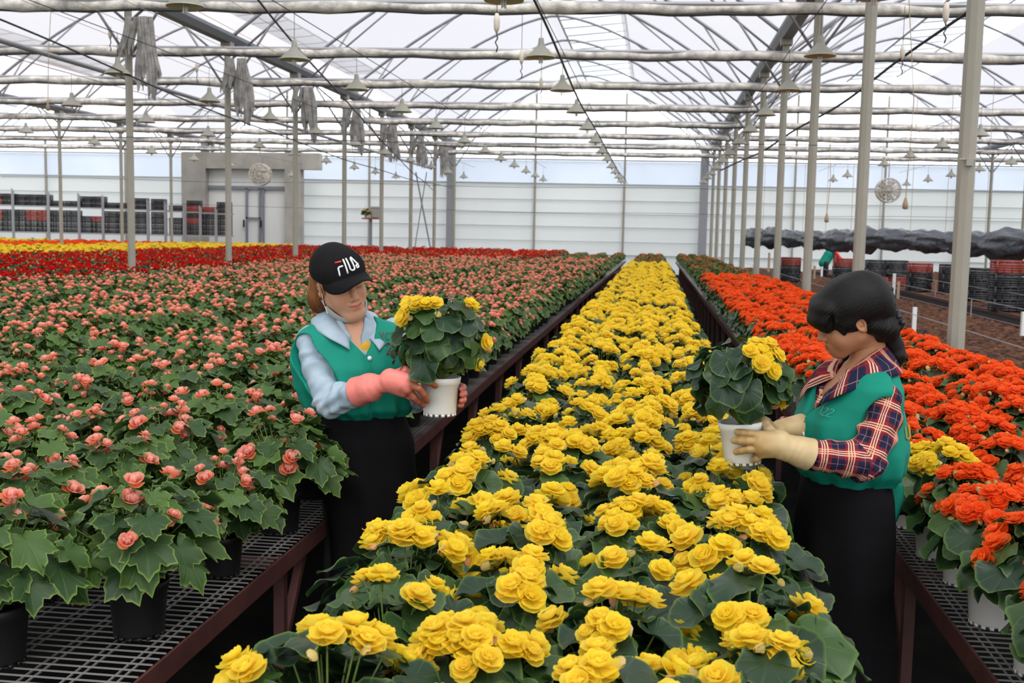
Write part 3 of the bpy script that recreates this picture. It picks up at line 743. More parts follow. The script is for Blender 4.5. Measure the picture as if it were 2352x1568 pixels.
NFULL = [0]
def put_plant(kind, x, y, z, label, group, lod, scale=1., tilt=None, variant=None, rz=None):
    name = {'sparse': 'budding_begonia', 'held': 'yellow_begonia'}.get(kind, kind + '_begonia')
    v = random.randrange(len(FOL[kind])) if variant is None else variant; rz = random.uniform(0, 6.28) if rz is None else rz
    if lod == 2:
        o = bpy.data.objects.new(name, WHOLE[kind][v]); COL.objects.link(o); o.location = (x, y, z); o.rotation_euler = (0, 0, rz)
    else:
        o = empty(name, (x, y, z), rz)
        obj('pot', PMESH[kind], o); obj('foliage', FOL[kind][v], o)
        if lod == 0:
            NFULL[0] += 1
            obj('soil', SOILM, o); fk = FK.get(kind, kind)
            for i, mx in DES[kind][v][1]: f_ = obj('flower', FLM[fk][i], o); f_.matrix_local = mx
            for i, mx in DES[kind][v][2]: f_ = obj('bud', BDM[i], o); f_.matrix_local = mx
        else: obj('blossoms', BLO[kind][v], o)
    if tilt: o.rotation_mode = 'QUATERNION'; o.rotation_quaternion = Quaternion(tilt[0], tilt[1]) @ Quaternion((0, 0, 1), rz)
    o.scale = (scale,) * 3
    tag(o, label, 'potted plant', group); return o


def grid(x0, x1, y0, y1, dx, dy, jit=.02):
    nx = max(1, round((x1 - x0) / dx) + 1); xs = np.linspace(x0, x1, nx); out = []; y = y0; r_ = 0
    while y <= y1:
        for c, x in enumerate(xs):
            out.append((x + random.uniform(-jit, jit), y + (dy / 2 if c % 2 else 0) + random.uniform(-jit, jit), r_, c))
        y += dy; r_ += 1
    return out, nx


def in_view(x, y, z=.9, m=150):
    if y < .6: return False
    a, b, _ = pix((x, y, z)); return -m < a < 2352 + m and b < 1568 + 260


random.seed(11)
ZB = .60
# --- centre bench: yellow
G, nx = grid(-.50, .20, 1.28, 26.6, .235, .335)
for x, y, r_, c in G:
    if not in_view(x, y, .85, 300): continue
    lab = ('yellow begonia in the %s row of the center bench, %s pot from the left' % (ORD[r_], ORD[c])) if r_ < 12 else 'yellow begonia packed among its like farther down the center bench'
    put_plant('yellow', x, y, ZB, lab, 'yellow begonias on the center bench', 0 if r_ < 9 else (1 if r_ < 26 else 2), random.uniform(.93, 1.06))
G, nx = grid(-.45, .15, 27.2, 42.5, .3, .46)
for x, y, r_, c in G:
    put_plant('sparse', x, y, ZB, 'green begonia with few red buds at the rear end of the center bench', 'budding begonias at the rear of the center bench', 2, random.uniform(.9, 1.1))
# --- right bench: orange
G, nx = grid(.885, 1.76, 2.35, 19.6, .265, .33)
for x, y, r_, c in G:
    if not in_view(x, y, .85, 250): continue
    x += .05
    lab = ('orange begonia in the %s row of the right bench, %s pot from the aisle' % (ORD[r_], ORD[c])) if r_ < 10 else 'orange begonia packed among its like farther down the right bench'
    if r_ == 4 and c == 0:
        put_plant('yellow', x - .02, y - .05, ZB, 'single yellow begonia standing among the orange ones on the right bench', 'begonias on the right bench', 0, .95); continue
    put_plant('orange', x, y, ZB, lab, 'orange begonias on the right bench', 0 if r_ < 6 else (1 if r_ < 22 else 2), random.uniform(.93, 1.08))
G, nx = grid(1.0, 1.8, 20.2, 42.5, .4, .58)
for x, y, r_, c in G:
    put_plant('sparse', x, y, ZB, 'green begonia with few red buds at the rear end of the right bench', 'budding begonias at the rear of the right bench', 2, random.uniform(.9, 1.1))
# --- left benches: pink
NEAR = [(-1.262, 2.53, 'in the pot nearest the camera on the rail side', 0), (-1.245, 3.02, 'broad leaved with hardly any flowers, second along the rail', 3), (-1.235, 3.50, 'third along the rail, right beside the woman in the cap', 1), (-1.50, 2.30, 'at the lower left with its pot half cut off by the picture', 2)]
PINK = []
G, nx = grid(-2.78, -1.63, 2.1, 27.6, .383, .40)
PINK += [(x, y, 'first', r_, c) for x, y, r_, c in G if not (y < 2.3 and x > -1.7)]
G, _ = grid(-1.27, -1.25, 3.98, 27.6, .9, .40); PINK += [(x, y, 'first', r_ + 20, 9) for x, y, r_, c in G]
for x0, x1, nm in ((-4.92, -3.42, 'second'), (-7.08, -5.56, 'third')):
    G, nx = grid(x0, x1, 3, 27.6, .40, .41); PINK += [(x, y, nm, r_ + 20, c) for x, y, r_, c in G]
PINK = [p for p in PINK if in_view(p[0], p[1])]
PINK.sort(key=lambda p: p[1] ** 2 + p[0] ** 2)
for x, y, wh, v in NEAR:
    put_plant('pink', x, y, ZB, 'pink begonia ' + wh, 'pink begonias on the left benches', 0, 1.04 if v != 3 else .9, variant=v)
def stuff(name, pts, kind, label, sc=1.):
    me = bpy.data.meshes.new(name); me.vertices.add(len(pts)); me.vertices.foreach_set('co', np.array([(p[0], p[1], ZB) for p in pts], np.float32).ravel())
    o = bpy.data.objects.new(name, me); COL.objects.link(o)
    ng = bpy.data.node_groups.new(name, 'GeometryNodeTree'); ng.interface.new_socket('Geometry', in_out='INPUT', socket_type='NodeSocketGeometry'); ng.interface.new_socket('Geometry', in_out='OUTPUT', socket_type='NodeSocketGeometry')
    N = ng.nodes; L = ng.links; gi = N.new('NodeGroupInput'); go = N.new('NodeGroupOutput'); iop = N.new('GeometryNodeInstanceOnPoints'); jn = N.new('GeometryNodeJoinGeometry')
    for me2 in WHOLE[kind]:
        src = next(ob for ob in COL.objects if ob.type == 'MESH' and ob.data == me2)
        oi = N.new('GeometryNodeObjectInfo'); oi.inputs['Object'].default_value = src; oi.inputs['As Instance'].default_value = True; L.new(oi.outputs['Geometry'], jn.inputs[0])
    L.new(gi.outputs[0], iop.inputs['Points']); L.new(jn.outputs[0], iop.inputs['Instance']); iop.inputs['Pick Instance'].default_value = True
    ri = N.new('FunctionNodeRandomValue'); ri.data_type = 'INT'; ri.inputs['Min'].default_value = 0
    next(i for i in ri.inputs if i.name == 'Max' and i.type == 'INT').default_value = len(WHOLE[kind]) - 1
    L.new(next(q for q in ri.outputs if q.type == 'INT'), iop.inputs['Instance Index'])
    rv = N.new('FunctionNodeRandomValue'); rv.data_type = 'FLOAT_VECTOR'; rv.inputs[0].default_value = (0, 0, 0); rv.inputs[1].default_value = (0, 0, 6.28); L.new(rv.outputs[0], iop.inputs['Rotation'])
    rs = N.new('FunctionNodeRandomValue'); rs.data_type = 'FLOAT'; rs.inputs[2].default_value = .9 * sc; rs.inputs[3].default_value = 1.12 * sc; rs.inputs['Seed'].default_value = 3; L.new(rs.outputs[1], iop.inputs['Scale'])
    L.new(iop.outputs[0], go.inputs[0]); md = o.modifiers.new('scatter', 'NODES'); md.node_group = ng
    tag(o, label, 'potted plants', kind='stuff'); return o
for i, (x, y, nm, r_, c) in enumerate(PINK[:296]):
    lab = ('pink begonia in the %s row of the left bench, %s pot from its far edge' % (ORD[r_], ORD[c])) if (nm == 'first' and r_ < 8) else 'pink begonia packed among its like on the %s left bench from the aisle' % nm
    put_plant('pink', x, y, ZB, lab, 'pink begonias on the left benches', 0 if i < 26 else (1 if i < 150 else 2), random.uniform(.92, 1.1))
stuff('pink_begonias', PINK[296:], 'pink', 'dense spread of pink begonias filling the rear of the left benches')
# --- red field
RED = []
for x0, x1, ya in ((-9.25, -7.7, 7), (-11.4, -9.85, 9), (-13.55, -12, 11), (-4.92, -3.42, 28.1), (-7.08, -5.56, 28.1)):
    G, nx = grid(x0, x1, ya, 42, .40, .40); RED += [(x, y) for x, y, r_, c in G if in_view(x, y) and not any(abs(x - XL) < .2 and abs(y - sp(k, XL)) < .25 for k in range(1, 11))]
RED.sort(key=lambda p: p[1] ** 2 + p[0] ** 2)
for i, (x, y) in enumerate(RED[:300]): put_plant('red', x, y, ZB, 'red begonia in the dark red band beyond the pink begonias', 'red begonias in the left field', 1 if i < 60 else 2, random.uniform(.92, 1.1))
stuff('red_begonias', RED[300:], 'red', 'dense red begonias running to the rear beyond the pink ones')
G, nx = grid(-2.7, -1.3, 28.1, 42.5, .7, .7); SP = [(x, y) for x, y, r_, c in G]
for x, y in SP: put_plant('sparse', x, y, ZB, 'green begonia with few red buds at the rear end of the left bench', 'budding begonias at the rear of the left bench', 2, random.uniform(.9, 1.1))
for x0, x1, kd, nm, lb in ((-18, -14.1, 'yellow', 'yellow_begonias', 'bright yellow band of begonias beyond the red field'), (-22.8, -18.6, 'orange', 'orange_begonias', 'orange band of begonias between the two yellow bands'), (-27.8, -23.4, 'yellow', 'yellow_begonias', 'sparse yellow band of begonias farthest left in front of the crate racks')):
    G, nx = grid(x0, x1, 19, 41.5, .36, .36); stuff(nm, [(x, y) for x, y, r_, c in G if in_view(x, y)], kd, lb)
print('full plants', NFULL[0], 'pink', len(PINK), 'red', len(RED))
#PEOPLE_START
# ================================================================ PEOPLE
def vnoise(P, seed=0):
    """smooth value noise in -1..1"""
    i = np.floor(P).astype(np.int64); f = P - i; f = f * f * (3 - 2 * f); out = 0
    for dx in (0, 1):
        for dy in (0, 1):
            for dz in (0, 1):
                h = ((i[..., 0] + dx) * 73856093) ^ ((i[..., 1] + dy) * 19349663) ^ ((i[..., 2] + dz) * 83492791) ^ (seed * 2654435)
                h = ((h ^ (h >> 13)) * 1274126177) & 0xffff
                w = (f[..., 0] if dx else 1 - f[..., 0]) * (f[..., 1] if dy else 1 - f[..., 1]) * (f[..., 2] if dz else 1 - f[..., 2])
                out = out + w * (h / 32767.5 - 1)
    return out


class SDF:
    def __init__(s, lo, hi, h):
        s.lo = np.array(lo, float); s.h = h; s.n = np.ceil((np.array(hi) - s.lo) / h).astype(int) + 1
        s.D = np.full(tuple(s.n), .2, np.float32); s.ax = [s.lo[i] + h * np.arange(s.n[i]) for i in range(3)]

    def blk(s, lo, hi, pad):
        a = np.clip(np.floor((np.array(lo) - pad - s.lo) / s.h).astype(int), 0, s.n); b = np.clip(np.ceil((np.array(hi) + pad - s.lo) / s.h).astype(int) + 1, 0, s.n)
        sl = tuple(slice(i, j) for i, j in zip(a, b)); g = np.meshgrid(*[s.ax[i][sl[i]] for i in range(3)], indexing='ij')
        return sl, np.stack(g, -1)

    def op(s, sl, d, k=0., mode='u'):
        D = s.D[sl]
        if mode == 'u':
            if k > 0:
                h = np.clip(.5 + .5 * (D - d) / k, 0, 1); D[...] = D * (1 - h) + d * h - k * h * (1 - h)
            else: np.minimum(D, d, out=D)
        elif mode == 's':
            d = -d
            if k > 0:
                h = np.clip(.5 - .5 * (D - d) / k, 0, 1); D[...] = D * (1 - h) + d * h + k * h * (1 - h)
            else: np.maximum(D, d, out=D)
        elif mode == 'i':
            np.maximum(D, d, out=D)

    def cap(s, a, b, ra, rb, k=.01, mode='u', flat=None):
        a, b = np.array(a, float), np.array(b, float); r = max(ra, rb)
        sl, P = s.blk(np.minimum(a, b) - r, np.maximum(a, b) + r, k + .02)
        if 0 in P.shape: return
        pa = P - a; ba = b - a; t = np.clip(pa @ ba / (ba @ ba), 0, 1); q = pa - t[..., None] * ba
        if flat is not None:
            fd = np.array(flat[0], float); fd /= np.linalg.norm(fd); c = q @ fd; q = q + (c * (1 / flat[1] - 1))[..., None] * fd
        s.op(sl, np.linalg.norm(q, axis=-1) - (ra + (rb - ra) * t), k, mode)

    def chain(s, pts, rs, k=.01, mode='u', flat=None):
        for i in range(len(pts) - 1): s.cap(pts[i], pts[i + 1], rs[i], rs[i + 1], k, mode, flat)

    def ell(s, c, r, k=.01, mode='u', rot=None, pad=.02):
        c, r = np.array(c, float), np.array(r, float); R = max(r)
        sl, P = s.blk(c - R, c + R, k + pad)
        if 0 in P.shape: return
        q = P - c
        if rot is not None: q = q @ np.array(rot.to_matrix() if hasattr(rot, 'to_matrix') else rot)
        k0 = np.linalg.norm(q / r, axis=-1); k1 = np.linalg.norm(q / (r * r), axis=-1) + 1e-9
        s.op(sl, k0 * (k0 - 1) / k1, k, mode)

    def loft(s, secs, k=0., mode='u', fold=None, off=0., pw=2.3):
        """secs rows: z, half width, half depth, cx, cy"""
        S = np.array(secs, float); S = S[np.argsort(S[:, 0])]; R = max(S[:, 1].max(), S[:, 2].max()) + off + .05
        lo = (S[:, 3].min() - R, S[:, 4].min() - R, S[0, 0]); hi = (S[:, 3].max() + R, S[:, 4].max() + R, S[-1, 0])
        sl, P = s.blk(lo, hi, k + .02); z = P[..., 2]
        zz = np.linspace(S[0, 0], S[-1, 0], 200); sm = [np.interp(zz, S[:, 0], S[:, j]) for j in range(1, 5)]
        ker = np.hanning(17); ker /= ker.sum(); sm = [np.convolve(np.pad(v, 8, 'edge'), ker, 'valid') for v in sm]
        a, b, cx, cyy = [np.interp(z, zz, v) for v in sm]; a = a + off; b = b + off
        x = P[..., 0] - cx; y = P[..., 1] - cyy
        d = ((np.abs(x / a) ** pw + np.abs(y / b) ** pw) ** (1 / pw) - 1) * np.minimum(a, b)
        if fold is not None: d = d + fold(P, np.arctan2(y, x))
        d = np.maximum(d, np.maximum(S[0, 0] - z, z - S[-1, 0]))
        s.op(sl, d, k, mode)

    def half(s, n, p, k=0.):
        """keep the side the normal points away from"""
        n = np.array(n, float); n /= np.linalg.norm(n)
        g = np.meshgrid(*s.ax, indexing='ij'); d = (g[0] - p[0]) * n[0] + (g[1] - p[1]) * n[1] + (g[2] - p[2]) * n[2]
        np.maximum(s.D, d, out=s.D)

    def func(s, f):
        g = np.stack(np.meshgrid(*s.ax, indexing='ij'), -1); m = np.abs(s.D) < .03; s.D[m] += f(g[m])

    def polys(s):
        D = s.D; D[0], D[-1], D[:, 0], D[:, -1], D[:, :, 0], D[:, :, -1] = (.2,) * 6
        I = D < 0; n = np.array(D.shape) - 1
        c = [I[i:n[0] + i, j:n[1] + j, k:n[2] + k] for i in (0, 1) for j in (0, 1) for k in (0, 1)]
        sm = sum(q.astype(np.int8) for q in c); cell = (sm > 0) & (sm < 8); ids = np.full(cell.shape, -1, np.int64); idx = np.argwhere(cell); ids[cell] = np.arange(len(idx))
        acc = np.zeros((len(idx), 3)); cnt = np.zeros(len(idx))
        corner = [(i, j, k) for i in (0, 1) for j in (0, 1) for k in (0, 1)]
        for a in corner:
            for ax in range(3):
                if a[ax]: continue
                b = list(a); b[ax] = 1
                A = D[tuple((idx + a).T)]; B = D[tuple((idx + b).T)]; m = (A < 0) != (B < 0); t = A[m] / (A[m] - B[m])
                pt = np.tile(np.array(a, float), (m.sum(), 1)); pt[:, ax] += t; acc[m] += pt; cnt[m] += 1
        V = s.lo + s.h * (idx + acc / cnt[:, None]); F = []
        for ax in range(3):
            u, v = (ax + 1) % 3, (ax + 2) % 3; sh = [slice(0, D.shape[i]) for i in range(3)]
            A0 = [slice(None)] * 3; A1 = [slice(None)] * 3; A0[ax] = slice(0, -1); A1[ax] = slice(1, None)
            for q in (A0, A1): q[u] = slice(1, -1); q[v] = slice(1, -1)
            a, b = I[tuple(A0)], I[tuple(A1)]
            for inside, flip in ((a & ~b, False), (~a & b, True)):
                e = np.argwhere(inside); e[:, u] += 1; e[:, v] += 1
                if not len(e): continue
                def g(du, dv):
                    w = e.copy(); w[:, u] -= du; w[:, v] -= dv; return ids[tuple(w.T)]
                f = np.stack([g(1, 1), g(0, 1), g(0, 0), g(1, 0)], 1); F.append(f[:, ::-1] if flip else f)
        return V, np.concatenate(F)


def relax(V, F, it=1, lam=.5):
    for _ in range(it):
        acc = np.zeros_like(V); cnt = np.zeros(len(V))
        for i in range(4):
            a, b = F[:, i], F[:, (i + 1) % 4]
            np.add.at(acc, a, V[b]); np.add.at(acc, b, V[a]); np.add.at(cnt, a, 1); np.add.at(cnt, b, 1)
        V = V + lam * (acc / np.maximum(cnt, 1)[:, None] - V)
    return V


def sdf_mesh(name, parts, mats, col=None, uv=None, rnd=None, rel=1):
    """parts: list of (V, F); one mesh; col(V) paints the surface colour the thing really has"""
    mb = MB(); o = 0
    for V, F in parts:
        V = relax(V, F, rel); mb.add(V, F, 0, uv(V) if uv else None); 
        if rnd: mb.r[-1] = rnd(V)
    me = mb.mesh(name, mats, True)
    if col:
        V = np.concatenate(mb.v); C = np.ones((len(V), 4), np.float32); C[:, :3] = col(V)
        a = me.color_attributes.new('tint', 'FLOAT_COLOR', 'POINT'); a.data.foreach_set('color', C.ravel())
    return me


def attr_mat(name, rough=.5, spec=.4, bump=None, sss=0):
    m = mat(name, (.5, .5, .5), rough, 0, spec, bump); n = m.node_tree; b = n.nodes['Principled BSDF']
    a = n.nodes.new('ShaderNodeAttribute'); a.attribute_name = 'tint'; n.links.new(a.outputs['Color'], b.inputs['Base Color'])
    if sss: b.inputs['Subsurface Weight'].default_value = sss; b.inputs['Subsurface Scale'].default_value = .01; b.inputs['Subsurface Radius'].default_value = (1, .4, .2)
    return m


def two_mat(name, ca, cb, rough=.5, bump=None, spec=.4):
    m = mat(name, ca, rough, 0, spec, bump); n = m.node_tree; b = n.nodes['Principled BSDF']
    a = n.nodes.new('ShaderNodeAttribute'); a.attribute_name = 'rnd'; mx = n.nodes.new('ShaderNodeMix'); mx.data_type = 'RGBA'
    mx.inputs[6].default_value = (*ca, 1); mx.inputs[7].default_value = (*cb, 1); n.links.new(a.outputs['Fac'], mx.inputs[0]); n.links.new(mx.outputs[2], b.inputs['Base Color'])
    return m


M['skin'] = attr_mat('skin', .48, .35)
M['vest'] = mat('teal_cotton', (.004, .235, .165), .75, 0, .25, bump=(220, .25, .002), noise=(7, .35, (.003, .19, .135)))
M['denim'] = mat('light_denim', (.40, .49, .56), .85, 0, .2, bump=(260, .35, .002), noise=(16, .8, (.29, .39, .49)))
M['apron'] = mat('black_apron_cloth', (.009, .0085, .0098), .9, 0, .08, bump=(60, .25, .006))
M['trouser'] = mat('black_trousers', (.008, .008, .009), .85)
M['shoe'] = mat('dark_rubber_boot', (.012, .012, .014), .5)
M['gpink'] = two_mat('pink_rubber', (.83, .23, .19), (.33, .095, .045), .38, (40, .25, .004))
M['gtan'] = two_mat('tan_rubber', (.56, .42, .22), (.40, .25, .095), .42, (40, .25, .004))
M['tee_yellow'] = mat('mustard_tee', (.68, .38, .03), .8)
M['tee_white'] = mat('white_tee', (.8, .8, .8), .8)
M['capcloth'] = mat('black_cap_cotton', (.010, .010, .011), .9, 0, .12, bump=(300, .3, .001))
M['stitch_white'] = mat('white_embroidery', (.85, .86, .88), .6)
M['stitch_red'] = mat('red_embroidery', (.75, .04, .03), .6)
M['ink_red'] = mat('faded_red_print', (.20, .05, .04), .8)
M['ink_pale'] = mat('faded_pale_print', (.10, .42, .36), .8)
M['ink_gold'] = mat('yellow_print', (.50, .27, .03), .8)
M['maskc'] = mat('grey_face_mask', (.36, .38, .37), .8); M['maskw'] = mat('white_mask_edge', (.75, .76, .76), .7)
M['button'] = mat('white_button', (.75, .78, .78), .3)


def hair_mat(name, a, b):
    m = mat(name, a, .38, 0, .5); n = m.node_tree; p = n.nodes['Principled BSDF']; p.inputs['Roughness'].default_value = .5; p.inputs['Specular IOR Level'].default_value = .22
    at_ = n.nodes.new('ShaderNodeAttribute'); at_.attribute_name = 'rnd'
    uv = n.nodes.new('ShaderNodeUVMap'); uv.uv_map = 'UVMap'; mp = n.nodes.new('ShaderNodeMapping'); mp.inputs['Scale'].default_value = (260, 6, 1)
    no = n.nodes.new('ShaderNodeTexNoise'); no.inputs['Scale'].default_value = 1; no.inputs['Detail'].default_value = 4
    n.links.new(uv.outputs[0], mp.inputs[0]); n.links.new(mp.outputs[0], no.inputs['Vector'])
    mx = n.nodes.new('ShaderNodeMix'); mx.data_type = 'RGBA'; mx.inputs[6].default_value = (*a, 1); mx.inputs[7].default_value = (*b, 1); n.links.new(at_.outputs['Fac'], mx.inputs[0])
    m2 = n.nodes.new('ShaderNodeMix'); m2.data_type = 'RGBA'; m2.blend_type = 'MULTIPLY'; m2.inputs[0].default_value = .8; n.links.new(mx.outputs[2], m2.inputs[6])
    r = n.nodes.new('ShaderNodeValToRGB'); r.color_ramp.elements[0].position = .3; r.color_ramp.elements[0].color = (.35, .35, .35, 1); r.color_ramp.elements[1].position = .7; r.color_ramp.elements[1].color = (1.4, 1.4, 1.4, 1)
    n.links.new(no.outputs[0], r.inputs[0]); n.links.new(r.outputs[0], m2.inputs[7]); n.links.new(m2.outputs[2], p.inputs['Base Color'])
    bp = n.nodes.new('ShaderNodeBump'); bp.inputs['Strength'].default_value = .35; bp.inputs['Distance'].default_value = .003; n.links.new(no.outputs[0], bp.inputs['Height']); n.links.new(bp.outputs[0], p.inputs['Normal'])
    return m
M['hair_brown'] = hair_mat('brown_hair', (.06, .020, .008), (.48, .19, .06)); M['hair_black'] = hair_mat('black_hair', (.005, .0045, .0045), (.05, .022, .012))


def plaid():
    m = mat('red_tartan', (.3, .03, .03), .85, 0, .2, bump=(200, .3, .002)); n = m.node_tree; p = n.nodes['Principled BSDF']
    uv = n.nodes.new('ShaderNodeUVMap'); uv.uv_map = 'UVMap'; s = n.nodes.new('ShaderNodeSeparateXYZ'); n.links.new(uv.outputs[0], s.inputs[0]); R = []
    red, navy, cream = (.27, .018, .022, 1), (.012, .014, .045, 1), (.80, .50, .34, 1); mid = (.10, .012, .02, 1)
    for ax in ('X', 'Y'):
        f = n.nodes.new('ShaderNodeMath'); f.operation = 'FRACT'; n.links.new(s.outputs[ax], f.inputs[0]); out = []
        for tbl in (((0, red), (.5, navy)), ((0, (0, 0, 0, 1)), (.14, (1,) * 4), (.19, (0, 0, 0, 1)), (.24, (1,) * 4), (.29, (0, 0, 0, 1)), (.34, (1,) * 4), (.39, (0, 0, 0, 1)), (.74, (.35,) * 4), (.76, (0, 0, 0, 1)))):
            r = n.nodes.new('ShaderNodeValToRGB'); cr = r.color_ramp; cr.interpolation = 'CONSTANT'
            cr.elements[0].position = tbl[0][0]; cr.elements[0].color = tbl[0][1]; cr.elements[1].position = tbl[1][0]; cr.elements[1].color = tbl[1][1]
            for q, c in tbl[2:]: e_ = cr.elements.new(q); e_.color = c
            n.links.new(f.outputs[0], r.inputs[0]); out.append(r.outputs[0])
        R.append(out)
    mx = n.nodes.new('ShaderNodeMix'); mx.data_type = 'RGBA'; mx.inputs[0].default_value = .5; n.links.new(R[0][0], mx.inputs[6]); n.links.new(R[1][0], mx.inputs[7])
    ad = n.nodes.new('ShaderNodeMix'); ad.data_type = 'RGBA'; ad.blend_type = 'LIGHTEN'; ad.inputs[0].default_value = 1; n.links.new(R[0][1], ad.inputs[6]); n.links.new(R[1][1], ad.inputs[7])
    sc = n.nodes.new('ShaderNodeMath'); sc.operation = 'MULTIPLY'; sc.inputs[1].default_value = .85; n.links.new(ad.outputs[2], sc.inputs[0])
    fm = n.nodes.new('ShaderNodeMix'); fm.data_type = 'RGBA'; n.links.new(sc.outputs[0], fm.inputs[0]); n.links.new(mx.outputs[2], fm.inputs[6]); fm.inputs[7].default_value = cream
    n.links.new(fm.outputs[2], p.inputs['Base Color']); return m
M['plaid'] = plaid()


def head_sdf(h=.0019, chub=0., smile=0., jaw=0.):
    s = SDF((-.11, -.125, -.20), (.11, .135, .15), h)
    s.ell((0, -.012, .032), (.073, .093, .086), 0)
    s.ell((0, .028, -.030 + jaw * .4), (.059 + chub, .058, .078 - jaw * .6), .03)
    s.ell((0, .066, -.098 + jaw), (.024, .018, .020), .03)
    for g in (-1, 1):
        s.cap((g * .045, .005, -.055 + jaw * .5), (g * .014, .068, -.096 + jaw), .020 + chub * .6, .014, .045)
        s.ell((g * .036, .062, -.034 + smile * .003), (.028 + chub, .022, .028), .036)
        s.cap((g * .010, .083, .026), (g * .044, .070, .024), .0105, .009, .02)
        s.ell((g * .031, .094, .006), (.017, .013, .011), .014, 's')
        s.ell((g * .031, .0735, .004), (.0155, .0135, .0125), .004)
    s.chain([(0, .084, .020), (0, .097, -.008), (0, .107, -.028)], [.0075, .0085, .0112], .010)
    for g in (-1, 1):
        s.ell((g * .0125, .096, -.033), (.0075, .009, .0075), .006); s.ell((g * .0065, .104, -.0385), (.0032, .0045, .003), .002, 's')
    s.ell((0, .081, -.060), (.028, .016, .018), .018)
    for g in (-1, 1):
        s.cap((g * .002, .0990, -.0560), (g * (.022 + smile * .004), .0865, -.0600 + smile * .006), .0038, .0018, .004)
    s.cap((-.010, .0965, -.0680), (.010, .0965, -.0680), .0050, .0050, .006); 
    for g in (-1, 1): s.cap((g * .008, .0960, -.0675), (g * .022, .0875, -.0625 + smile * .005), .0045, .0018, .004)
    for g in (-1, 1): s.cap((0, .105, -.0620), (g * (.025 + smile * .005), .0890, -.0618 + smile * .006), .0020, .0015, .002, 's')
    for g in (-1, 1):
        rot = Euler((math.radians(-12), 0, math.radians(g * -22)))
        s.ell((g * .074, -.008, -.004), (.009, .019, .031), .006, 'u', rot)
        s.ell((g * .082, -.003, .000), (.006, .011, .019), .003, 's', rot)
        s.ell((g * .0745, -.004, -.004), (.006, .005, .009), .002)
    s.chain([(0, -.022, -.05), (0, -.022, -.125)], [.047, .044], .03)
    return s.polys()


def face_paint(skin, lip, brow, dark, smile=0.):
    skin, lip, brow = np.array(skin), np.array(lip), np.array(brow)
    def f(V):
        x, y, z = np.abs(V[:, 0]), V[:, 1], V[:, 2]
        C = np.tile(skin, (len(V), 1)); n_ = vnoise(V * 35, 3)[:, None]; C *= 1 + .05 * n_
        ck = np.exp(-(((x - .04) / .022) ** 2 + ((z + .03) / .022) ** 2)) * (y > .03); C = C * (1 - .25 * ck[:, None] * np.array([0, .55, .5]))
        no = np.exp(-((x / .016) ** 2 + ((z + .03) / .014) ** 2)) * (y > .085); C = C * (1 - .2 * no[:, None] * np.array([0, .5, .5]))
        zc = -.0620 + np.clip(x / .027, 0, 1) ** 2 * .005 * smile
        e = (x / (.0235 + .004 * smile)) ** 2 + ((z - zc) / .0095) ** 2; w = (np.clip((1 - e) * 2.2, 0, 1) * (y > .075))[:, None]; C = C * (1 - w) + lip * w
        wl = (np.exp(-((z - zc) / .0013) ** 2) * (x < .026) * (y > .078))[:, None]; C = C * (1 - .6 * wl)
        bz = .0245 - 5 * (x - .032) ** 2; w = (np.exp(-((z - bz) / .0034) ** 4) * np.clip((x - .012) * 300, 0, 1) * np.clip((.051 - x) * 200, 0, 1) * (y > .045))[:, None] * .8; C = C * (1 - w) + brow * w
        ez = -.0035 - 6 * (x - .031) ** 2 * -1 * -1 + 4.5 * 0; ez = -.0042 + 9 * (x - .031) ** 2
        w = (np.exp(-((z - ez) / .0014) ** 2) * np.clip((.0165 - np.abs(x - .031)) * 400, 0, 1) * (y > .05))[:, None] * .85; C = C * (1 - w) + np.array(dark) * w
        return C
    return f


def tf(M4, parts):
    A = np.array(M4); return [(V @ A[:3, :3].T + A[:3, 3], F) for V, F in parts]


def arm_uv(chain, ups, per=.074):
    """length along the sleeve and turn around it, in tartan repeats"""
    C = [np.array(c) for c in chain]
    def f(V):
        best = np.full(len(V), 9.); U = np.zeros((len(V), 2)); L = 0
        for i in range(len(C) - 1):
            a, b = C[i], C[i + 1]; ba = b - a; ln = np.linalg.norm(ba); t = ((V - a) @ ba) / ln ** 2; tc_ = np.clip(t, 0, 1); q = V - a - tc_[:, None] * ba; d = np.linalg.norm(q, axis=1)
            z = ba / ln; x = np.array(ups) - z * (z @ np.array(ups)); x /= np.linalg.norm(x); y = np.cross(z, x)
            m = d < best; best[m] = d[m]; ang = np.arctan2(q @ y, q @ x); U[m, 0] = (L + t[m] * ln) / per; U[m, 1] = ang[m] * 5 / (2 * PI) ; L += ln
        return U
    return f


def make_hand(s, wrist, knk, tips, thumb, r=.0105, palm_r=.020, k=.008, nrm=(0, 0, 1)):
    """palm from wrist to knuckles, then four fingers and a thumb; tips rows: (mid, tip)"""
    K = [np.array(q, float) for q in knk]; W_ = np.array(wrist, float); c = sum(K) / 4
    for q in K: s.cap(W_ + (q - c) * .55, q, palm_r, r * 1.25, .018)
    s.cap(W_, c, palm_r * 1.15, palm_r * .8, .02)
    for j, (q, (m, t)) in enumerate(zip(K, tips)):
        rr = r * (1, 1.04, 1, .88)[j]
        m, t = np.array(m, float), np.array(t, float); m2 = m * .45 + t * .55 + (m - (q + t) / 2) * .25
        s.chain([q, m, m2, t], [rr * 1.12, rr * 1.0, rr * .96, rr * .86], .003)
    T = [np.array(q, float) for q in thumb]; s.chain(T, [r * 1.55, r * 1.25, r * 1.1, r * .95][:len(T)], .005)


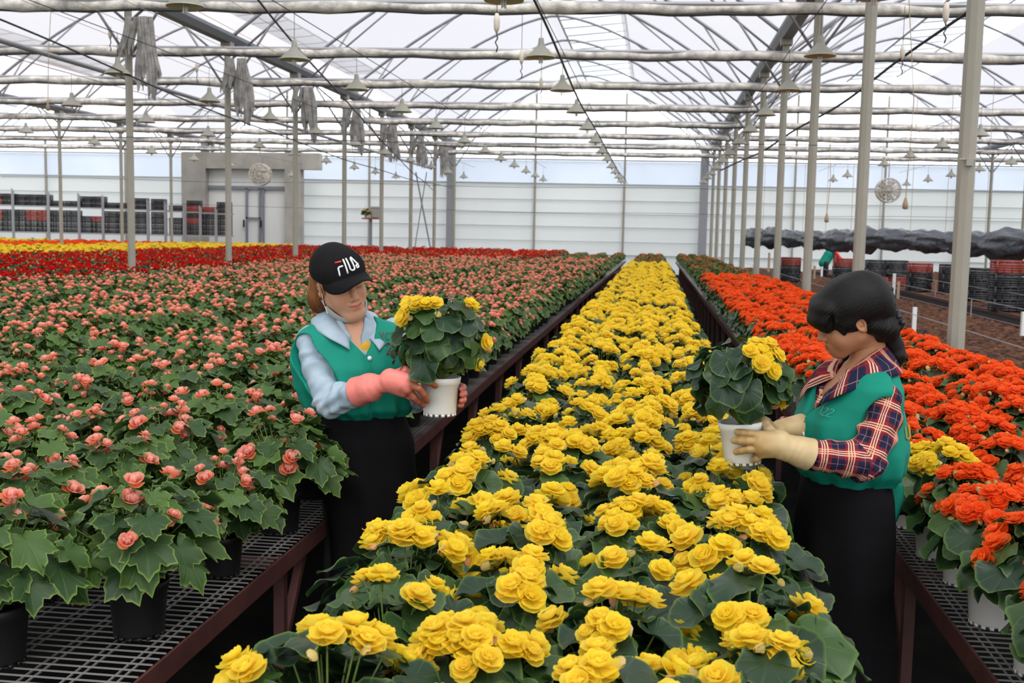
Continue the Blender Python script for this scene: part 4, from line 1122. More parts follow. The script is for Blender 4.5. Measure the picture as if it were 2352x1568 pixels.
def strip_text(strokes, place, r, mt, name, parent, flat=.4):
    """strokes: polylines in a unit square; place(u, v) gives the spot on the surface"""
    mb = MB()
    for st_ in strokes:
        P = []
        for (a, b) in zip(st_[:-1], st_[1:]):
            n_ = max(2, int(np.hypot(b[0] - a[0], b[1] - a[1]) * 14)); P += [place(a[0] + (b[0] - a[0]) * t, a[1] + (b[1] - a[1]) * t) for t in np.linspace(0, 1, n_, endpoint=False)]
        P.append(place(*st_[-1])); mb.tube(P, r, 8)
        for e_ in (P[0], P[-1]): mb.lathe([(0, r), (r * .7, r * .7), (r, 0), (r * .7, -r * .7), (0, -r)], tuple(e_), 8)
    return mobj(name, mb, [mt], parent, smooth=True)


def collar(name, mt, parent, c, yaw, rin, rout, z_in, z_out, front_in, front_out, uvs=16., th=.003, lean=0, vm=None, pushmax=.05):
    """folded shirt collar: neck line from front round the back to front, flap turned down with pointed ends"""
    n = 48; mb = MB(); V = []; UV = []
    for i in range(n + 1):
        t = i / n * 2 - 1; a = t * math.radians(158); up_ = 1 - abs(t) ** 3
        ce, se = math.cos(a), math.sin(a)      # a=0 at the nape
        pin = Vector((rin * se * (1 + .0 * abs(t)), -rin * 1.05 * ce, z_in - (z_in - front_in) * abs(t) ** 2.2))
        ptop = pin + Vector((se * .006, -ce * .006, .012 * up_ + .006))
        w = rout * (1 + .18 * max(0, abs(t) - .6) / .4)
        pout = Vector((w * se, -w * 1.0 * ce + .012 * abs(t) ** 4, z_out - (z_out - front_out) * abs(t) ** 2.6))
        row = [pin, pin.lerp(ptop, .6), ptop, ptop.lerp(pout, .15) + Vector((se, -ce, 0)) * .004, ptop.lerp(pout, .5) + Vector((se, -ce, 0)) * .006, ptop.lerp(pout, .8) + Vector((se, -ce, 0)) * .003, pout]
        V.append(row); UV.append([(a * rout * uvs, j * .012 * uvs) for j in range(len(row))])
    k = len(V[0]); Vf = np.array([tuple(p) for r_ in V for p in r_]); R = np.array(Matrix.Rotation(yaw, 3, 'Z')); Vf = Vf @ R.T
    Vf[:, 2] += lean * Vf[:, 0]; Vf += np.array(c)
    if vm is not None:
        G = Vf.reshape(n + 1, k, 3); c0 = np.array(c[:2]); out_ = np.zeros((n + 1, k))
        for i in range(n + 1):
            for j in range(3, k):
                p = G[i, j]; d = p[:2] - c0; r_ = np.hypot(*d); u_ = d / r_; q = vm - p; m = (np.abs(q[:, 2]) < .014) & (np.abs((vm[:, 0] - c0[0]) * u_[1] - (vm[:, 1] - c0[1]) * u_[0]) < .014) & (((vm[:, :2] - c0) @ u_) > 0)
                if m.any(): rs = ((vm[m, :2] - c0) @ u_); rs = rs[rs < r_ + .05]; out_[i, j] = max(0, (rs.max() if len(rs) else 0) + .006 - r_)
        ker = np.array([.1, .2, .4, .2, .1])
        for j in range(3, k): o_ = np.maximum(out_[:, j], np.convolve(np.pad(out_[:, j], 2, 'edge'), ker, 'valid')); d = G[:, j, :2] - c0; G[:, j, :2] += d / np.linalg.norm(d, axis=1)[:, None] * np.minimum(o_, pushmax)[:, None]
        Vf = G.reshape(-1, 3)
    idx = np.arange((n + 1) * k).reshape(n + 1, k); F = np.stack([idx[:-1, :-1], idx[:-1, 1:], idx[1:, 1:], idx[1:, :-1]], -1).reshape(-1, 4)
    mb.add(Vf, F, 0, np.array([q for r_ in UV for q in r_])); o = mobj(name, mb, [mt], parent, smooth=True)
    sm = o.modifiers.new('thickness', 'SOLIDIFY'); sm.thickness = th; sm.offset = 0; return o


# ---------------------------------------------------------------- woman with the cap
def woman_cap():
    ox, oy, th = -1.02, 3.8, math.radians(210)
    R = tag(empty('person', (ox, oy, 0), th), 'woman in black cap, denim shirt, teal vest and pink gloves holding a potted yellow begonia', 'person')
    HC = Vector((.098, .010, 1.430))
    HM = Matrix.Translation(HC) @ Matrix.Rotation(math.radians(10), 4, 'Z') @ Matrix.Rotation(math.radians(18), 4, 'Y') @ Matrix.Rotation(math.radians(-11), 4, 'X') @ Matrix.Diagonal((1.01, 1.05, 1.0, 1))
    SR, ER, WR = (.192, -.015, 1.225), (.158, .130, 1.030), (.040, .300, 1.105)
    SL, EL, WL = (-.115, -.03, 1.245), (-.165, .06, 1.02), (-.215, .26, 1.06)
    torso = [(.70, .145, .105, 0, 0), (.85, .165, .11, 0, 0), (.98, .130, .092, .01, 0), (1.12, .150, .105, .035, .01), (1.22, .150, .085, .045, .0), (1.28, .085, .06, .055, -.01), (1.31, .05, .05, .065, -.012)]
    # body
    s = SDF((-.35, -.25, -.01), (.35, .48, 1.36), .0075)
    s.loft(torso, 0)
    for g in (-1, 1):
        s.chain([(g * .070, 0, .72), (g * .078, .01, .42), (g * .085, -.02, .08)], [.072, .052, .036], .03); s.cap((g * .095, -.03, .035), (g * .10, .12, .03), .038, .03, .02)
    for A in ((SR, ER, WR), (SL, EL, WL)): s.chain(A, [.040, .034, .027], .02)
    s.chain([(.06, -.012, 1.27), tuple(HM @ Vector((0, -.022, -.10)))], [.050, .045], .03)
    for W_, tx in ((WR, (-.05, .36, 1.09)), (WL, (-.19, .34, 1.07))): s.cap(W_, tx, .024, .012, .01)
    parts = [s.polys()]; hp = head_sdf(chub=-.005, smile=1.)
    paint = face_paint((.62, .33, .205), (.62, .19, .15), (.07, .035, .02), (.03, .015, .01), 1.); Hi = HM.inverted()
    def col(V):
        A = np.array(Hi); L = V @ A[:3, :3].T + A[:3, 3]; C = paint(L); far = np.linalg.norm(L, axis=1) > .2; C[far] = (.62, .33, .205); return C
    body = obj('body', sdf_mesh('body', parts + tf(HM, [hp]), ['skin'], col=col), R)
    # hair
    s = SDF((-.13, -.17, -.19), (.13, .10, .12), .0028)
    s.ell((0, -.045, .0), (.084, .075, .10), 0); 
    for g in (-1, 1): s.ell((g * .060, -.052, -.048), (.046, .050, .060), .02)
    s.ell((0, -.085, -.045), (.07, .042, .070), .02); s.half((0, 1, 0), (0, -.008, 0)); s.half((0, 0, -1), (0, 0, -.118))
    s.ell((0, .0, -.02), (.073, .06, .075), .0, 's')
    for g in (-1, 1): s.cap((g * .066, .018, .03), (g * .068, .012, -.018), .010, .004, .008)
    s.func(lambda P: .0022 * np.sin(np.arctan2(P[:, 0], P[:, 1]) * 60 + 3 * np.sin(P[:, 2] * 25)) + .004 * vnoise(P * np.array([30, 30, 8]), 5))
    hp_ = tf(HM, [s.polys()])
    def huv(V):
        A = np.array(Hi); L = V @ A[:3, :3].T + A[:3, 3]; return np.stack([np.arctan2(L[:, 0], L[:, 1] + .02) * .3, L[:, 2] * 2], 1)
    def hr(V):
        A = np.array(Hi); L = V @ A[:3, :3].T + A[:3, 3]; return np.clip(.55 + L[:, 2] * 5 + .35 * vnoise(L * np.array([60, 60, 10]), 8), .15, 1)
    obj('hair', sdf_mesh('hair', hp_, ['hair_brown'], uv=huv, rnd=hr), R)
    # cap
    s = SDF((-.12, -.14, -.03), (.12, .15, .17), .0025)
    s.ell((0, -.006, .045), (.088, .107, .102), 0); s.ell((0, .05, .06), (.075, .055, .066), .03)
    s.half((0, -.16, -1), (0, .06, .030)); s.ell((0, -.008, .03), (.079, .098, .092), 0, 's')
    s.func(lambda P: .0012 * np.cos(np.arctan2(P[:, 0], P[:, 1] + .006) * 6) ** 40 * (P[:, 2] > .05) - .0012 * vnoise(P * 28, 4))
    capm = sdf_mesh('cap', tf(HM, [s.polys()]), ['capcloth']); cap = obj('cap', capm, R)
    # brim
    mb = MB(); n, k = 36, 12; V = []
    for i in range(n + 1):
        a = math.radians(-66 + 132 * i / n); inn = Vector((.084 * math.sin(a), -.006 + .110 * math.cos(a), .041 - .010 * math.sin(a) ** 2))
        for j in range(k + 1):
            u = j / k; ext = .090 * math.cos(a * 1.30) ** .8 if abs(a * 1.3) < PI / 2 else 0
            x = inn.x * (1 + .10 * u); y = inn.y + ext * u; V.append((x, y, inn.z + .012 + .006 * u * (ext / .090) - 12 * x * x * u * (.45 + .55 * u) * (ext / .090) ** .6))
    idx = np.arange((n + 1) * (k + 1)).reshape(n + 1, k + 1); mb.add(np.array(V), np.stack([idx[:-1, :-1], idx[:-1, 1:], idx[1:, 1:], idx[1:, :-1]], -1).reshape(-1, 4)[:, ::-1])
    A = np.array(HM); mb.v[0] = mb.v[0] @ A[:3, :3].T + A[:3, 3]; br = mobj('brim', mb, ['capcloth'], cap, smooth=True); q = br.modifiers.new('thickness', 'SOLIDIFY'); q.thickness = .0045; q.offset = 0
    # emblem on the cap front
    capV = np.array([v.co[:] for v in capm.vertices]); Ai = np.array(Hi); capL = capV @ Ai[:3, :3].T + Ai[:3, 3]
    def on_cap(u, v):
        ang = (u - .5) * .80 + .02; zt = .068 + v * .046
        d = np.array([math.sin(ang), math.cos(ang)]); m = np.abs(capL[:, 2] - zt) < .004; Lm = capL[m]; ra = np.hypot(Lm[:, 0], Lm[:, 1]); aa = np.arctan2(Lm[:, 0], Lm[:, 1]); w = np.abs(aa - ang) < .06
        r_ = ra[w].max() if w.any() else .1
        return HM @ Vector((d[0] * r_, d[1] * r_, zt))
    # the person looks out of the picture to the right, so the word reads from her right to her left
    fl = lambda S: [[(1 - x, y) for x, y in st_] for st_ in S]
    strip_text(fl([[(.02, .93), (.27, .93)]]), on_cap, .0030, 'stitch_red', 'emblem', cap)
    strip_text(fl([[(.08, .0), (.08, .52), (.13, .60), (.27, .62)]]), on_cap, .0030, 'stitch_white', 'emblem', cap)
    strip_text(fl([[(.40, 1.0), (.40, .05)], [(.55, 1.0), (.55, .25), (.60, .12), (.70, .12), (.74, .2), (.74, .9), (.80, .98), (.94, .40), (.96, .18), (.86, .14), (.84, .34), (.97, .40)]]), on_cap, .0030, 'stitch_white', 'emblem', cap)
    # shirt
    fold = lambda P, a: .004 * vnoise(P * np.array([22, 22, 9]), 2)
    s = SDF((-.36, -.22, .90), (.36, .46, 1.40), .0046)
    s.loft([(z, a, b, cx, cy_) for z, a, b, cx, cy_ in torso if z > .9][:5] + [(1.27, .10, .072, .05, -.008)], 0, fold=fold, off=.012)
    for A, rr in (((SR, ER, WR), (.056, .055, .043)), ((SL, EL, WL), (.055, .048, .038))):
        A = (A[0], A[1], tuple(Vector(A[1]).lerp(Vector(A[2]), .50))); A2 = [A[0], tuple(Vector(A[0]).lerp(Vector(A[1]), .5) + Vector((.008, -.01, 0))), A[1], A[2]]; s.chain(A2, [rr[0], rr[0] * .92, rr[1], rr[2]], .018)
    # open neck
    sl, P = s.blk((-.1, .0, 1.1), (.25, .2, 1.4), .01); vd = np.maximum(np.abs(P[..., 0] - .055 - (1.26 - P[..., 2]) * -.12) - np.clip((P[..., 2] - 1.205) * .45, -.01, .05), -(P[..., 1] - .01)); s.op(sl, vd, .004, 's')
    def wr_(P):
        d = 0
        for A in ((SR, ER, WR), (SL, EL, WL)):
            e_ = np.array(A[1]); r_ = np.linalg.norm(P - e_, axis=1); q = P @ np.array([.5, -.4, .8]); d = d + .006 * np.exp(-(r_ / .075) ** 2) * np.sin(q * 170 + 2 * vnoise(P * 18, 7))
            for a, b in ((A[0], A[1]), (A[1], A[2])):
                a, b = np.array(a), np.array(b); t = (P - a) @ (b - a) / ((b - a) @ (b - a)); d = d + .0028 * np.sin(t * 22 + 3 * vnoise(P * 14, 9)) * ((t > 0) & (t < 1))
        return d + .0035 * vnoise(P * 26, 12)
    s.func(wr_); obj('shirt', sdf_mesh('shirt', [s.polys()], ['denim']), R)
    # yellow tee
    s = SDF((-.1, -.1, 1.12), (.22, .18, 1.34), .005); s.loft([(1.12, .12, .10, .04, .01), (1.22, .11, .085, .05, .008), (1.262, .078, .068, .055, .004), (1.278, .06, .06, .06, 0)], 0, off=.004)
    s.ell((.075, .07, 1.285), (.062, .085, .085), .003, 's'); obj('tee', sdf_mesh('tee', [s.polys()], ['tee_yellow']), R)
    mb = MB(); mb.bar((.050, .118, 1.12), (.054, .088, 1.205), .035, .006); mobj('placket', mb, ['denim'], R)
    for z, y in ((1.192, .101), (1.150, .112)):
        mb = MB(); mb.lathe([(0, .003), (.006, .002), (.006, 0), (0, 0)], n=14); o = mobj('snap', mb, ['steel'], R); o.location = (.052, y + .006, z); o.rotation_euler = (-PI / 2 + .3, 0, 0)
    # vest
    vsec = [(.955, .150, .112, .005, .0), (.985, .188, .145, .022, .008), (1.06, .206, .150, .042, .012), (1.14, .212, .142, .055, .010), (1.20, .214, .120, .054, .000), (1.25, .196, .094, .046, -.004), (1.285, .155, .070, .052, -.012), (1.312, .085, .058, .058, -.016)]
    vf = lambda P, a: (.013 * vnoise(np.stack([a * 3.2, P[..., 2] * 5, a * 0], -1), 6) + .007 * np.sin(a * 9 + P[..., 2] * 6) * np.clip((1.18 - P[..., 2]) * 6, 0, 1) + .005 * np.sin(a * 18 + P[..., 2] * 10) * np.clip((1.08 - P[..., 2]) * 10, 0, 1) + .004 * vnoise(P * np.array([16, 16, 14]), 3))
    s = SDF((-.27, -.24, .93), (.32, .24, 1.34), .0042); s.loft(vsec, 0, fold=vf, pw=2.5)
    for S_, E_ in ((SR, ER), (SL, EL)):
        S2, E2 = Vector(S_), Vector(E_); g = 1 if S_[0] > 0 else -1; s.cap(tuple(S2 + Vector((g * .030, .045, -.028))), tuple(S2.lerp(E2, .85) + Vector((g * .02, .06, 0))), .058, .058, .004, 's')
    s.loft([(z, a, b, cx, cy_) for z, a, b, cx, cy_ in torso if z > .9][:5] + [(1.33, .085, .06, .05, -.01)], .0, 's', off=.010)
    sl, P = s.blk((-.1, -.02, 1.1), (.25, .25, 1.36), .01); cxx = .030 + (P[..., 2] - 1.175) * .16
    s.op(sl, np.maximum(np.abs(P[..., 0] - cxx) - np.clip((P[..., 2] - 1.185) * .72 + .004, -.02, .078), -(P[..., 1] + .01)), .003, 's')
    s.cap((.06, -.02, 1.25), (.07, -.02, 1.40), .066, .075, .003, 's')
    vest = obj('vest', sdf_mesh('vest', [s.polys()], ['vest']), R)
    vm = np.array([v.co[:] for v in vest.data.vertices])
    collar('collar', 'denim', R, (.062, -.006, 0), math.radians(8), .060, .100, 1.338, 1.292, 1.240, 1.205, lean=.05, vm=vm, pushmax=.032)
    def on_vest(x, z, off=.0015):
        d = np.hypot(vm[:, 0] - x, vm[:, 2] - z); m = d < .009
        y = vm[m][:, 1].max() if m.any() else .14
        return Vector((x, y + off, z))
    for x, z in ((.022, 1.176), (.018, 1.10)):
        p = on_vest(x, z, .002); mb = MB(); mb.lathe([(0, .0035), (.0075, .003), (.0085, 0), (0, 0)], n=16); o = mobj('button', mb, ['button'], vest, smooth=True); o.location = p; o.rotation_euler = (-PI / 2, 0, 0)
    mb = MB(); mb.tube([on_vest(.020, z, .0005) for z in np.linspace(.97, 1.172, 16)], .0016, 5); mobj('seam', mb, ['vest'], vest)
    # printed number 28 and the faint letters over it
    two = [(.0, .8), (.15, .98), (.4, 1.), (.55, .8), (.45, .55), (.1, .2), (.0, .0), (.6, .0)]
    eight = [(.3, .52), (.05, .7), (.08, .93), (.3, 1), (.52, .93), (.55, .7), (.3, .52), (.02, .3), (.05, .06), (.3, 0), (.58, .06), (.6, .3), (.3, .52)]
    def pl(x0, z0, w, h): return lambda u, v: on_vest(x0 - u * w, z0 + v * h, .0008)
    strip_text([two], pl(-.043, 1.190, .033, .036), .0024, 'ink_red', 'print', vest); strip_text([eight], pl(-.069, 1.188, .034, .038), .0030, 'ink_red', 'print', vest)
    strip_text([[(0, 1), (.25, .5), (.5, 1)], [(.25, .5), (.25, 0)]], pl(-.028, 1.238, .028, .024), .0012, 'ink_red', 'print', vest)
    strip_text([[(.5, .9), (.2, 1), (0, .7), (0, .3), (.2, 0), (.5, .1)], [(.8, 1), (1.3, 1)], [(1.05, 1), (1.05, 0)], [(1.6, .5), (2.0, .5)]], pl(-.048, 1.236, .024, .024), .0012, 'ink_red', 'print', vest)
    # apron and trousers
    s = SDF((-.27, -.22, .28), (.27, .24, 1.0), .006)
    af = lambda P, a: .006 * np.sin(a * 7 + P[..., 2] * 3) * np.clip((.95 - P[..., 2]) * 3, 0, 1) + .004 * vnoise(P * np.array([12, 12, 9]), 21)
    s.loft([(.30, .180, .138, -.035, .015), (.55, .178, .134, -.032, .01), (.66, .180, .136, -.022, .006), (.74, .182, .140, 0, .005), (.86, .176, .135, 0, .003), (.955, .150, .115, .008, .002), (.985, .142, .108, .010, .002)], 0, fold=af)
    s.loft([(.25, .160, .118, -.035, .015), (.60, .158, .115, -.030, .01)], 0, 's'); obj('apron', sdf_mesh('apron', [s.polys()], ['apron']), R)
    s = SDF((-.27, -.22, .05), (.27, .2, .8), .008)
    for g in (-1, 1): s.chain([(g * .072, 0, .72), (g * .078, .01, .42), (g * .085, -.02, .09)], [.085, .068, .055], .02)
    obj('trousers', sdf_mesh('trousers', [s.polys()], ['trouser']), R)
    for g in (-1, 1):
        s = SDF((g * .1 - .08, -.12, -.005), (g * .1 + .08, .2, .16), .005); s.cap((g * .095, -.03, .045), (g * .10, .13, .038), .045, .038, .02); s.cap((g * .095, -.025, .05), (g * .095, -.02, .13), .045, .042, .02); s.half((0, 0, -1), (0, 0, 0)); obj('shoe', sdf_mesh('shoe', [s.polys()], ['shoe']), R)
    # gloves
    L = lambda px, py, y: tuple(Matrix.Rotation(-th, 3, 'Z') @ (at(px, py, y) - Vector((ox, oy, 0))))
    s = SDF((-.20, .16, .98), (.14, .46, 1.20), .0026)
    cuff0, cuff1 = np.array(ER) * .42 + np.array(WR) * .58, np.array(WR)
    s.chain([tuple(cuff0), tuple(cuff0 * .35 + cuff1 * .65), tuple(cuff1)], [.052, .047, .034], .012); dcf = cuff0 - cuff1; s.half(dcf, cuff0 + dcf / np.linalg.norm(dcf) * .004)
    s.cap(tuple(cuff0 + dcf * .3), tuple(cuff0 * .7 + cuff1 * .3), .046, .042, 0, 's')
    kn = [L(945, 868, 3.500), L(942, 882, 3.492), L(936, 895, 3.500), L(928, 903, 3.512)]
    tp = [(L(972, 872, 3.494), L(1000, 886, 3.518)), (L(962, 892, 3.480), L(981, 920, 3.508)), (L(952, 912, 3.502), L(972, 930, 3.530)), (L(942, 912, 3.525), L(962, 924, 3.555))]
    make_hand(s, L(893, 873, 3.51), kn, tp, [L(905, 862, 3.53), L(930, 850, 3.54), L(955, 858, 3.555), L(972, 868, 3.58)], r=.0118, palm_r=.024)
    s.func(lambda P: .0008 * vnoise(P * 45, 3) + .002 * np.sin((P @ (dcf / np.linalg.norm(dcf))) * 260 + 3 * vnoise(P * 20, 5)) * np.exp(-(np.linalg.norm(P - cuff1, axis=1) / .04) ** 2))
    tipc = np.array(L(985, 905, 3.5)); dirt = lambda V: np.clip(1.9 - np.linalg.norm(V - tipc, axis=1) / .055 + .5 * vnoise(V * 60, 2), 0, 1)
    obj('glove', sdf_mesh('glove', [s.polys()], ['gpink'], rnd=dirt), R)
    # left glove: holds the far side of the pot
    s = SDF((-.34, .14, .95), (-.10, .46, 1.16), .003)
    c0, c1 = np.array(EL) * .4 + np.array(WL) * .6, np.array(WL); s.chain([tuple(c0), tuple(c1)], [.048, .034], .01); d2 = c0 - c1; s.half(d2, c0)
    kn = [L(1046, 882, 3.665), L(1050, 896, 3.668), L(1050, 910, 3.668), L(1048, 922, 3.66)]
    tp = [(L(1064, 888, 3.635), L(1060, 893, 3.59)), (L(1066, 902, 3.63), L(1061, 906, 3.585)), (L(1065, 916, 3.63), L(1060, 920, 3.585)), (L(1060, 928, 3.63), L(1056, 931, 3.60))]
    make_hand(s, L(1020, 900, 3.70), kn, tp, [L(1020, 878, 3.69), L(1010, 866, 3.685), L(1000, 862, 3.675), L(992, 864, 3.665)], r=.0105, palm_r=.022)
    s.chain([WL, tuple(np.array(WL) * .4 + np.array(L(1020, 900, 3.70)) * .6), L(1020, 900, 3.70)], [.032, .028, .026], .02)
    obj('glove', sdf_mesh('glove', [s.polys()], ['gpink'], rnd=lambda V: np.full(len(V), .6)), R)
    # mask pulled under the chin, with its loops over the ear
    mb = MB(); n, k = 40, 7; V = []
    for i in range(n + 1):
        a = math.radians(-80 + 160 * i / n); wdt = .010 + .034 * abs(math.sin(a)) ** 1.5
        for j in range(k + 1):
            u = j / k - .5; bulge = 1.06 + .05 * math.cos(u * PI)
            c_ = Vector((.0700 * bulge * math.sin(a), .000 + .070 * bulge * math.cos(a), -.070 - .052 * math.cos(a) ** 1.3 + u * wdt * .8)); c_.y += u * wdt * .3; c_ += Vector((0, 0, .0015 * math.sin(u * 30))); V.append(HM @ c_)
    idx = np.arange((n + 1) * (k + 1)).reshape(n + 1, k + 1); mb.add(np.array([tuple(v) for v in V]), np.stack([idx[:-1, :-1], idx[:-1, 1:], idx[1:, 1:], idx[1:, :-1]], -1).reshape(-1, 4))
    mk = mobj('face_mask', mb, ['maskc'], R, smooth=True); q = mk.modifiers.new('thickness', 'SOLIDIFY'); q.thickness = .003; q.offset = 0
    for g in (-1, 1):
        mb = MB(); e0 = Vector((g * .077, .017, -.080)); mb.tube([HM @ e0, HM @ Vector((g * .0785, .010, -.045)), HM @ Vector((g * .077, .010, -.015)), HM @ Vector((g * .079, -.004, .022)), HM @ Vector((g * .079, -.022, .012)), HM @ Vector((g * .076, -.018, -.03)), HM @ Vector((g * .077, .014, -.062))], .0013, 6); mobj('ear_loop', mb, ['maskw'], mk, smooth=True)
        mb = MB(); mb.tube([HM @ Vector((g * .0765, .016, -.058)), HM @ Vector((g * .075, .018, -.084))], .0035, 6); mobj('mask_edge', mb, ['maskw'], mk)
    return R


# ---------------------------------------------------------------- woman in tartan
def woman_tartan():
    ox, oy, th = .607, 3.42, math.radians(107)
    R = tag(empty('person', (ox, oy, 0), th), 'woman with black ponytail, red tartan shirt, teal vest and tan gloves holding a potted begonia', 'person')
    L = lambda px, py, y: tuple(Matrix.Rotation(-th, 3, 'Z') @ (at(px, py, y) - Vector((ox, oy, 0))))
    HC = Vector((-.028, .022, 1.386))
    HM = Matrix.Translation(HC) @ Matrix.Rotation(math.radians(-10), 4, 'Z') @ Matrix.Rotation(math.radians(-12), 4, 'Y') @ Matrix.Rotation(math.radians(-25), 4, 'X') @ Matrix.Diagonal((1, 1, .95, 1)); Hi = HM.inverted()
    SL, EL, WL = (-.158, -.030, 1.150), (-.205, .050, .985), (-.168, .225, 1.000)
    SR, ER, WR = (.135, -.03, 1.185), (.15, .03, .98), (.045, .200, 1.035)
    torso = [(.66, .145, .105, 0, -.01), (.80, .165, .115, 0, -.01), (.93, .130, .095, 0, -.005), (1.05, .145, .105, 0, .0), (1.16, .145, .088, 0, -.012), (1.21, .085, .062, -.002, -.03), (1.24, .05, .05, -.004, -.034)]
    s = SDF((-.32, -.28, -.01), (.3, .44, 1.34), .0075); s.loft(torso, 0)
    for g in (-1, 1):
        s.chain([(g * .070, 0, .70), (g * .080, .01, .40), (g * .09, -.02, .08)], [.072, .052, .036], .03); s.cap((g * .095, -.03, .035), (g * .10, .12, .03), .038, .03, .02)
    for A in ((SR, ER, WR), (SL, EL, WL)): s.chain(A, [.038, .034, .026], .02)
    s.chain([(-.003, -.036, 1.20), tuple(HM @ Vector((0, -.022, -.10)))], [.050, .045], .03)
    for W_, tx in ((WR, (0, .28, 1.03)), (WL, (-.15, .30, 1.02))): s.cap(W_, tx, .024, .012, .01)
    paint = face_paint((.44, .205, .110), (.36, .11, .085), (.03, .018, .012), (.02, .01, .008))
    def col(V):
        A = np.array(Hi); q = V @ A[:3, :3].T + A[:3, 3]; C = paint(q); C[np.linalg.norm(q, axis=1) > .2] = (.44, .205, .110); return C
    obj('body', sdf_mesh('body', [s.polys()] + tf(HM, [head_sdf(chub=-.002, jaw=.013)]), ['skin'], col=col), R)
    # hair: cap of hair, fringe, side lock, tail
    s = SDF((-.13, -.30, -.26), (.13, .15, .17), .0029)
    s.ell((0, -.014, .042), (.089, .108, .098), 0); s.ell((0, -.06, .03), (.080, .075, .085), .03)
    s.ell((0, .058, .052), (.066, .046, .054), .02)
    [s.chain([(g, .082 - abs(g) * .3, .072), (g, .104 - abs(g) * .4, .042), (g * 1.02, .106 - abs(g) * .4, .016 - abs(g) * .15)], [.024, .019, .007], .014) for g in (-.048, -.032, -.016, 0, .016, .032, .048)]
    for g in (-1, 1):
        s.chain([(g * .058, .070, .05), (g * .068, .056, .015), (g * .070, .048, -.015)], [.016, .008, .003], .008)
        s.ell((g * .060, .012, .010), (.026, .040, .028), .012)
    s.ell((0, .10, -.055), (.10, .065, .048), .004, 's')
    s.ell((0, .02, -.075), (.12, .075, .052), .006, 's')
    for g in (-1, 1): s.ell((g * .088, -.006, -.012), (.022, .022, .032), .004, 's'); s.ell((g * .086, .062, .012), (.018, .016, .022), .008, 's'); s.ell((g * .078, .074, .030), (.020, .011, .036), .006, 's', Euler((.35, 0, 0)))
    s.ell((0, -.062, -.075), (.060, .040, .05), .02); s.ell((0, -.04, -.14), (.09, .085, .048), .006, 's')
    s.ell((0, -.100, -.030), (.045, .035, .05), .02); [s.chain([(g * .058, -.040, -.030), (g * .040, -.075, -.062), (0, -.105, -.070)], [.028, .032, .030], .015) for g in (-1, 1)]
    s.chain([tuple(Hi @ Vector(L(*q))) for q in ((2024, 768, 3.42), (2044, 775, 3.42), (2056, 795, 3.42), (2066, 818, 3.41), (2068, 842, 3.40))], [.030, .028, .026, .020, .006], .012)
    s.func(lambda P: .0008 * np.sin(np.arctan2(P[:, 0], P[:, 2] - .02 + P[:, 1] * .3) * 70 + 4 * np.sin(P[:, 1] * 22)) + .0035 * vnoise(P * np.array([26, 12, 12]), 5))
    def inv(V): A = np.array(Hi); return V @ A[:3, :3].T + A[:3, 3]
    huv = lambda V: (lambda q: np.stack([np.arctan2(q[:, 0], q[:, 2] - .02) * .12 + q[:, 0] * .3, q[:, 1] * 2 + q[:, 2]], 1))(inv(V))
    hr = lambda V: (lambda q: np.clip((-.10 - q[:, 2]) * 8 * (q[:, 1] < -.1), 0, 1) * .9 + .05 * vnoise(q * 30, 3).clip(0, 1))(inv(V))
    hair = obj('hair', sdf_mesh('hair', tf(HM, [s.polys()]), ['hair_black'], uv=huv, rnd=hr), R)
    mb = MB()
    for i in range(6): q = HM @ Vector((-.02 - .004 * i, -.118 - .004 * abs(i - 3), .045 - .022 * i)); mb.lathe([(0, .009), (.008, .006), (.009, -.004), (0, -.008)], tuple(q), 10)
    mobj('hair_clip', mb, ['black_pot'], hair, smooth=True)
    # shirt
    s = SDF((-.30, -.22, .86), (.26, .38, 1.30), .0046)
    s.loft([(.87, .13, .095, 0, -.005)] + [q for q in torso if .9 < q[0] < 1.2] + [(1.225, .09, .062, 0, -.028)], 0, off=.012, fold=lambda P, a: .003 * vnoise(P * 20, 2))
    for A, rr in (((SR, ER, tuple(Vector(ER).lerp(Vector(WR), .85))), (.050, .048, .038)), ((SL, EL, tuple(Vector(EL).lerp(Vector(WL), .78))), (.052, .057, .045))): s.chain([A[0], tuple(Vector(A[0]).lerp(Vector(A[1]), .5) + Vector((0, -.014, 0))), A[1], A[2]], [rr[0], rr[0] * .98, rr[1], rr[2]], .018)
    sl, P = s.blk((-.1, .0, 1.05), (.1, .2, 1.3), .01); s.op(sl, np.maximum(np.abs(P[..., 0]) - np.clip((P[..., 2] - 1.10) * .5, -.01, .06), -(P[..., 1] + .01)), .004, 's')
    def wr_(P):
        d = 0
        for A in ((SR, ER, WR), (SL, EL, WL)):
            e_ = np.array(A[1]); r_ = np.linalg.norm(P - e_, axis=1); q = P @ np.array([.2, .55, .8]); d = d + .006 * np.exp(-(r_ / .08) ** 2) * np.sin(q * 160 + 2 * vnoise(P * 18, 7))
            for a, b in ((A[0], A[1]), (A[1], A[2])):
                a, b = np.array(a), np.array(b); t = (P - a) @ (b - a) / ((b - a) @ (b - a)); d = d + .0028 * np.sin(t * 20 + 3 * vnoise(P * 14, 9)) * ((t > 0) & (t < 1))
        return d + .0035 * vnoise(P * 26, 12)
    s.func(wr_)
    uvl, uvr = arm_uv((SL, EL, WL), (-1, 0, .1)), arm_uv((SR, ER, WR), (1, 0, .1))
    def suv(V):
        U = V[:, [0, 2]] / .074; l_ = V[:, 0] < -.125; r_ = V[:, 0] > .11; f_ = V[:, 1] > .11; U[l_] = uvl(V)[l_]; q = r_ | (f_ & (V[:, 0] > -.05)); U[q] = uvr(V)[q]; q = f_ & (V[:, 0] <= -.05); U[q] = uvl(V)[q]; return U
    obj('shirt', sdf_mesh('shirt', [s.polys()], ['plaid'], uv=suv), R)
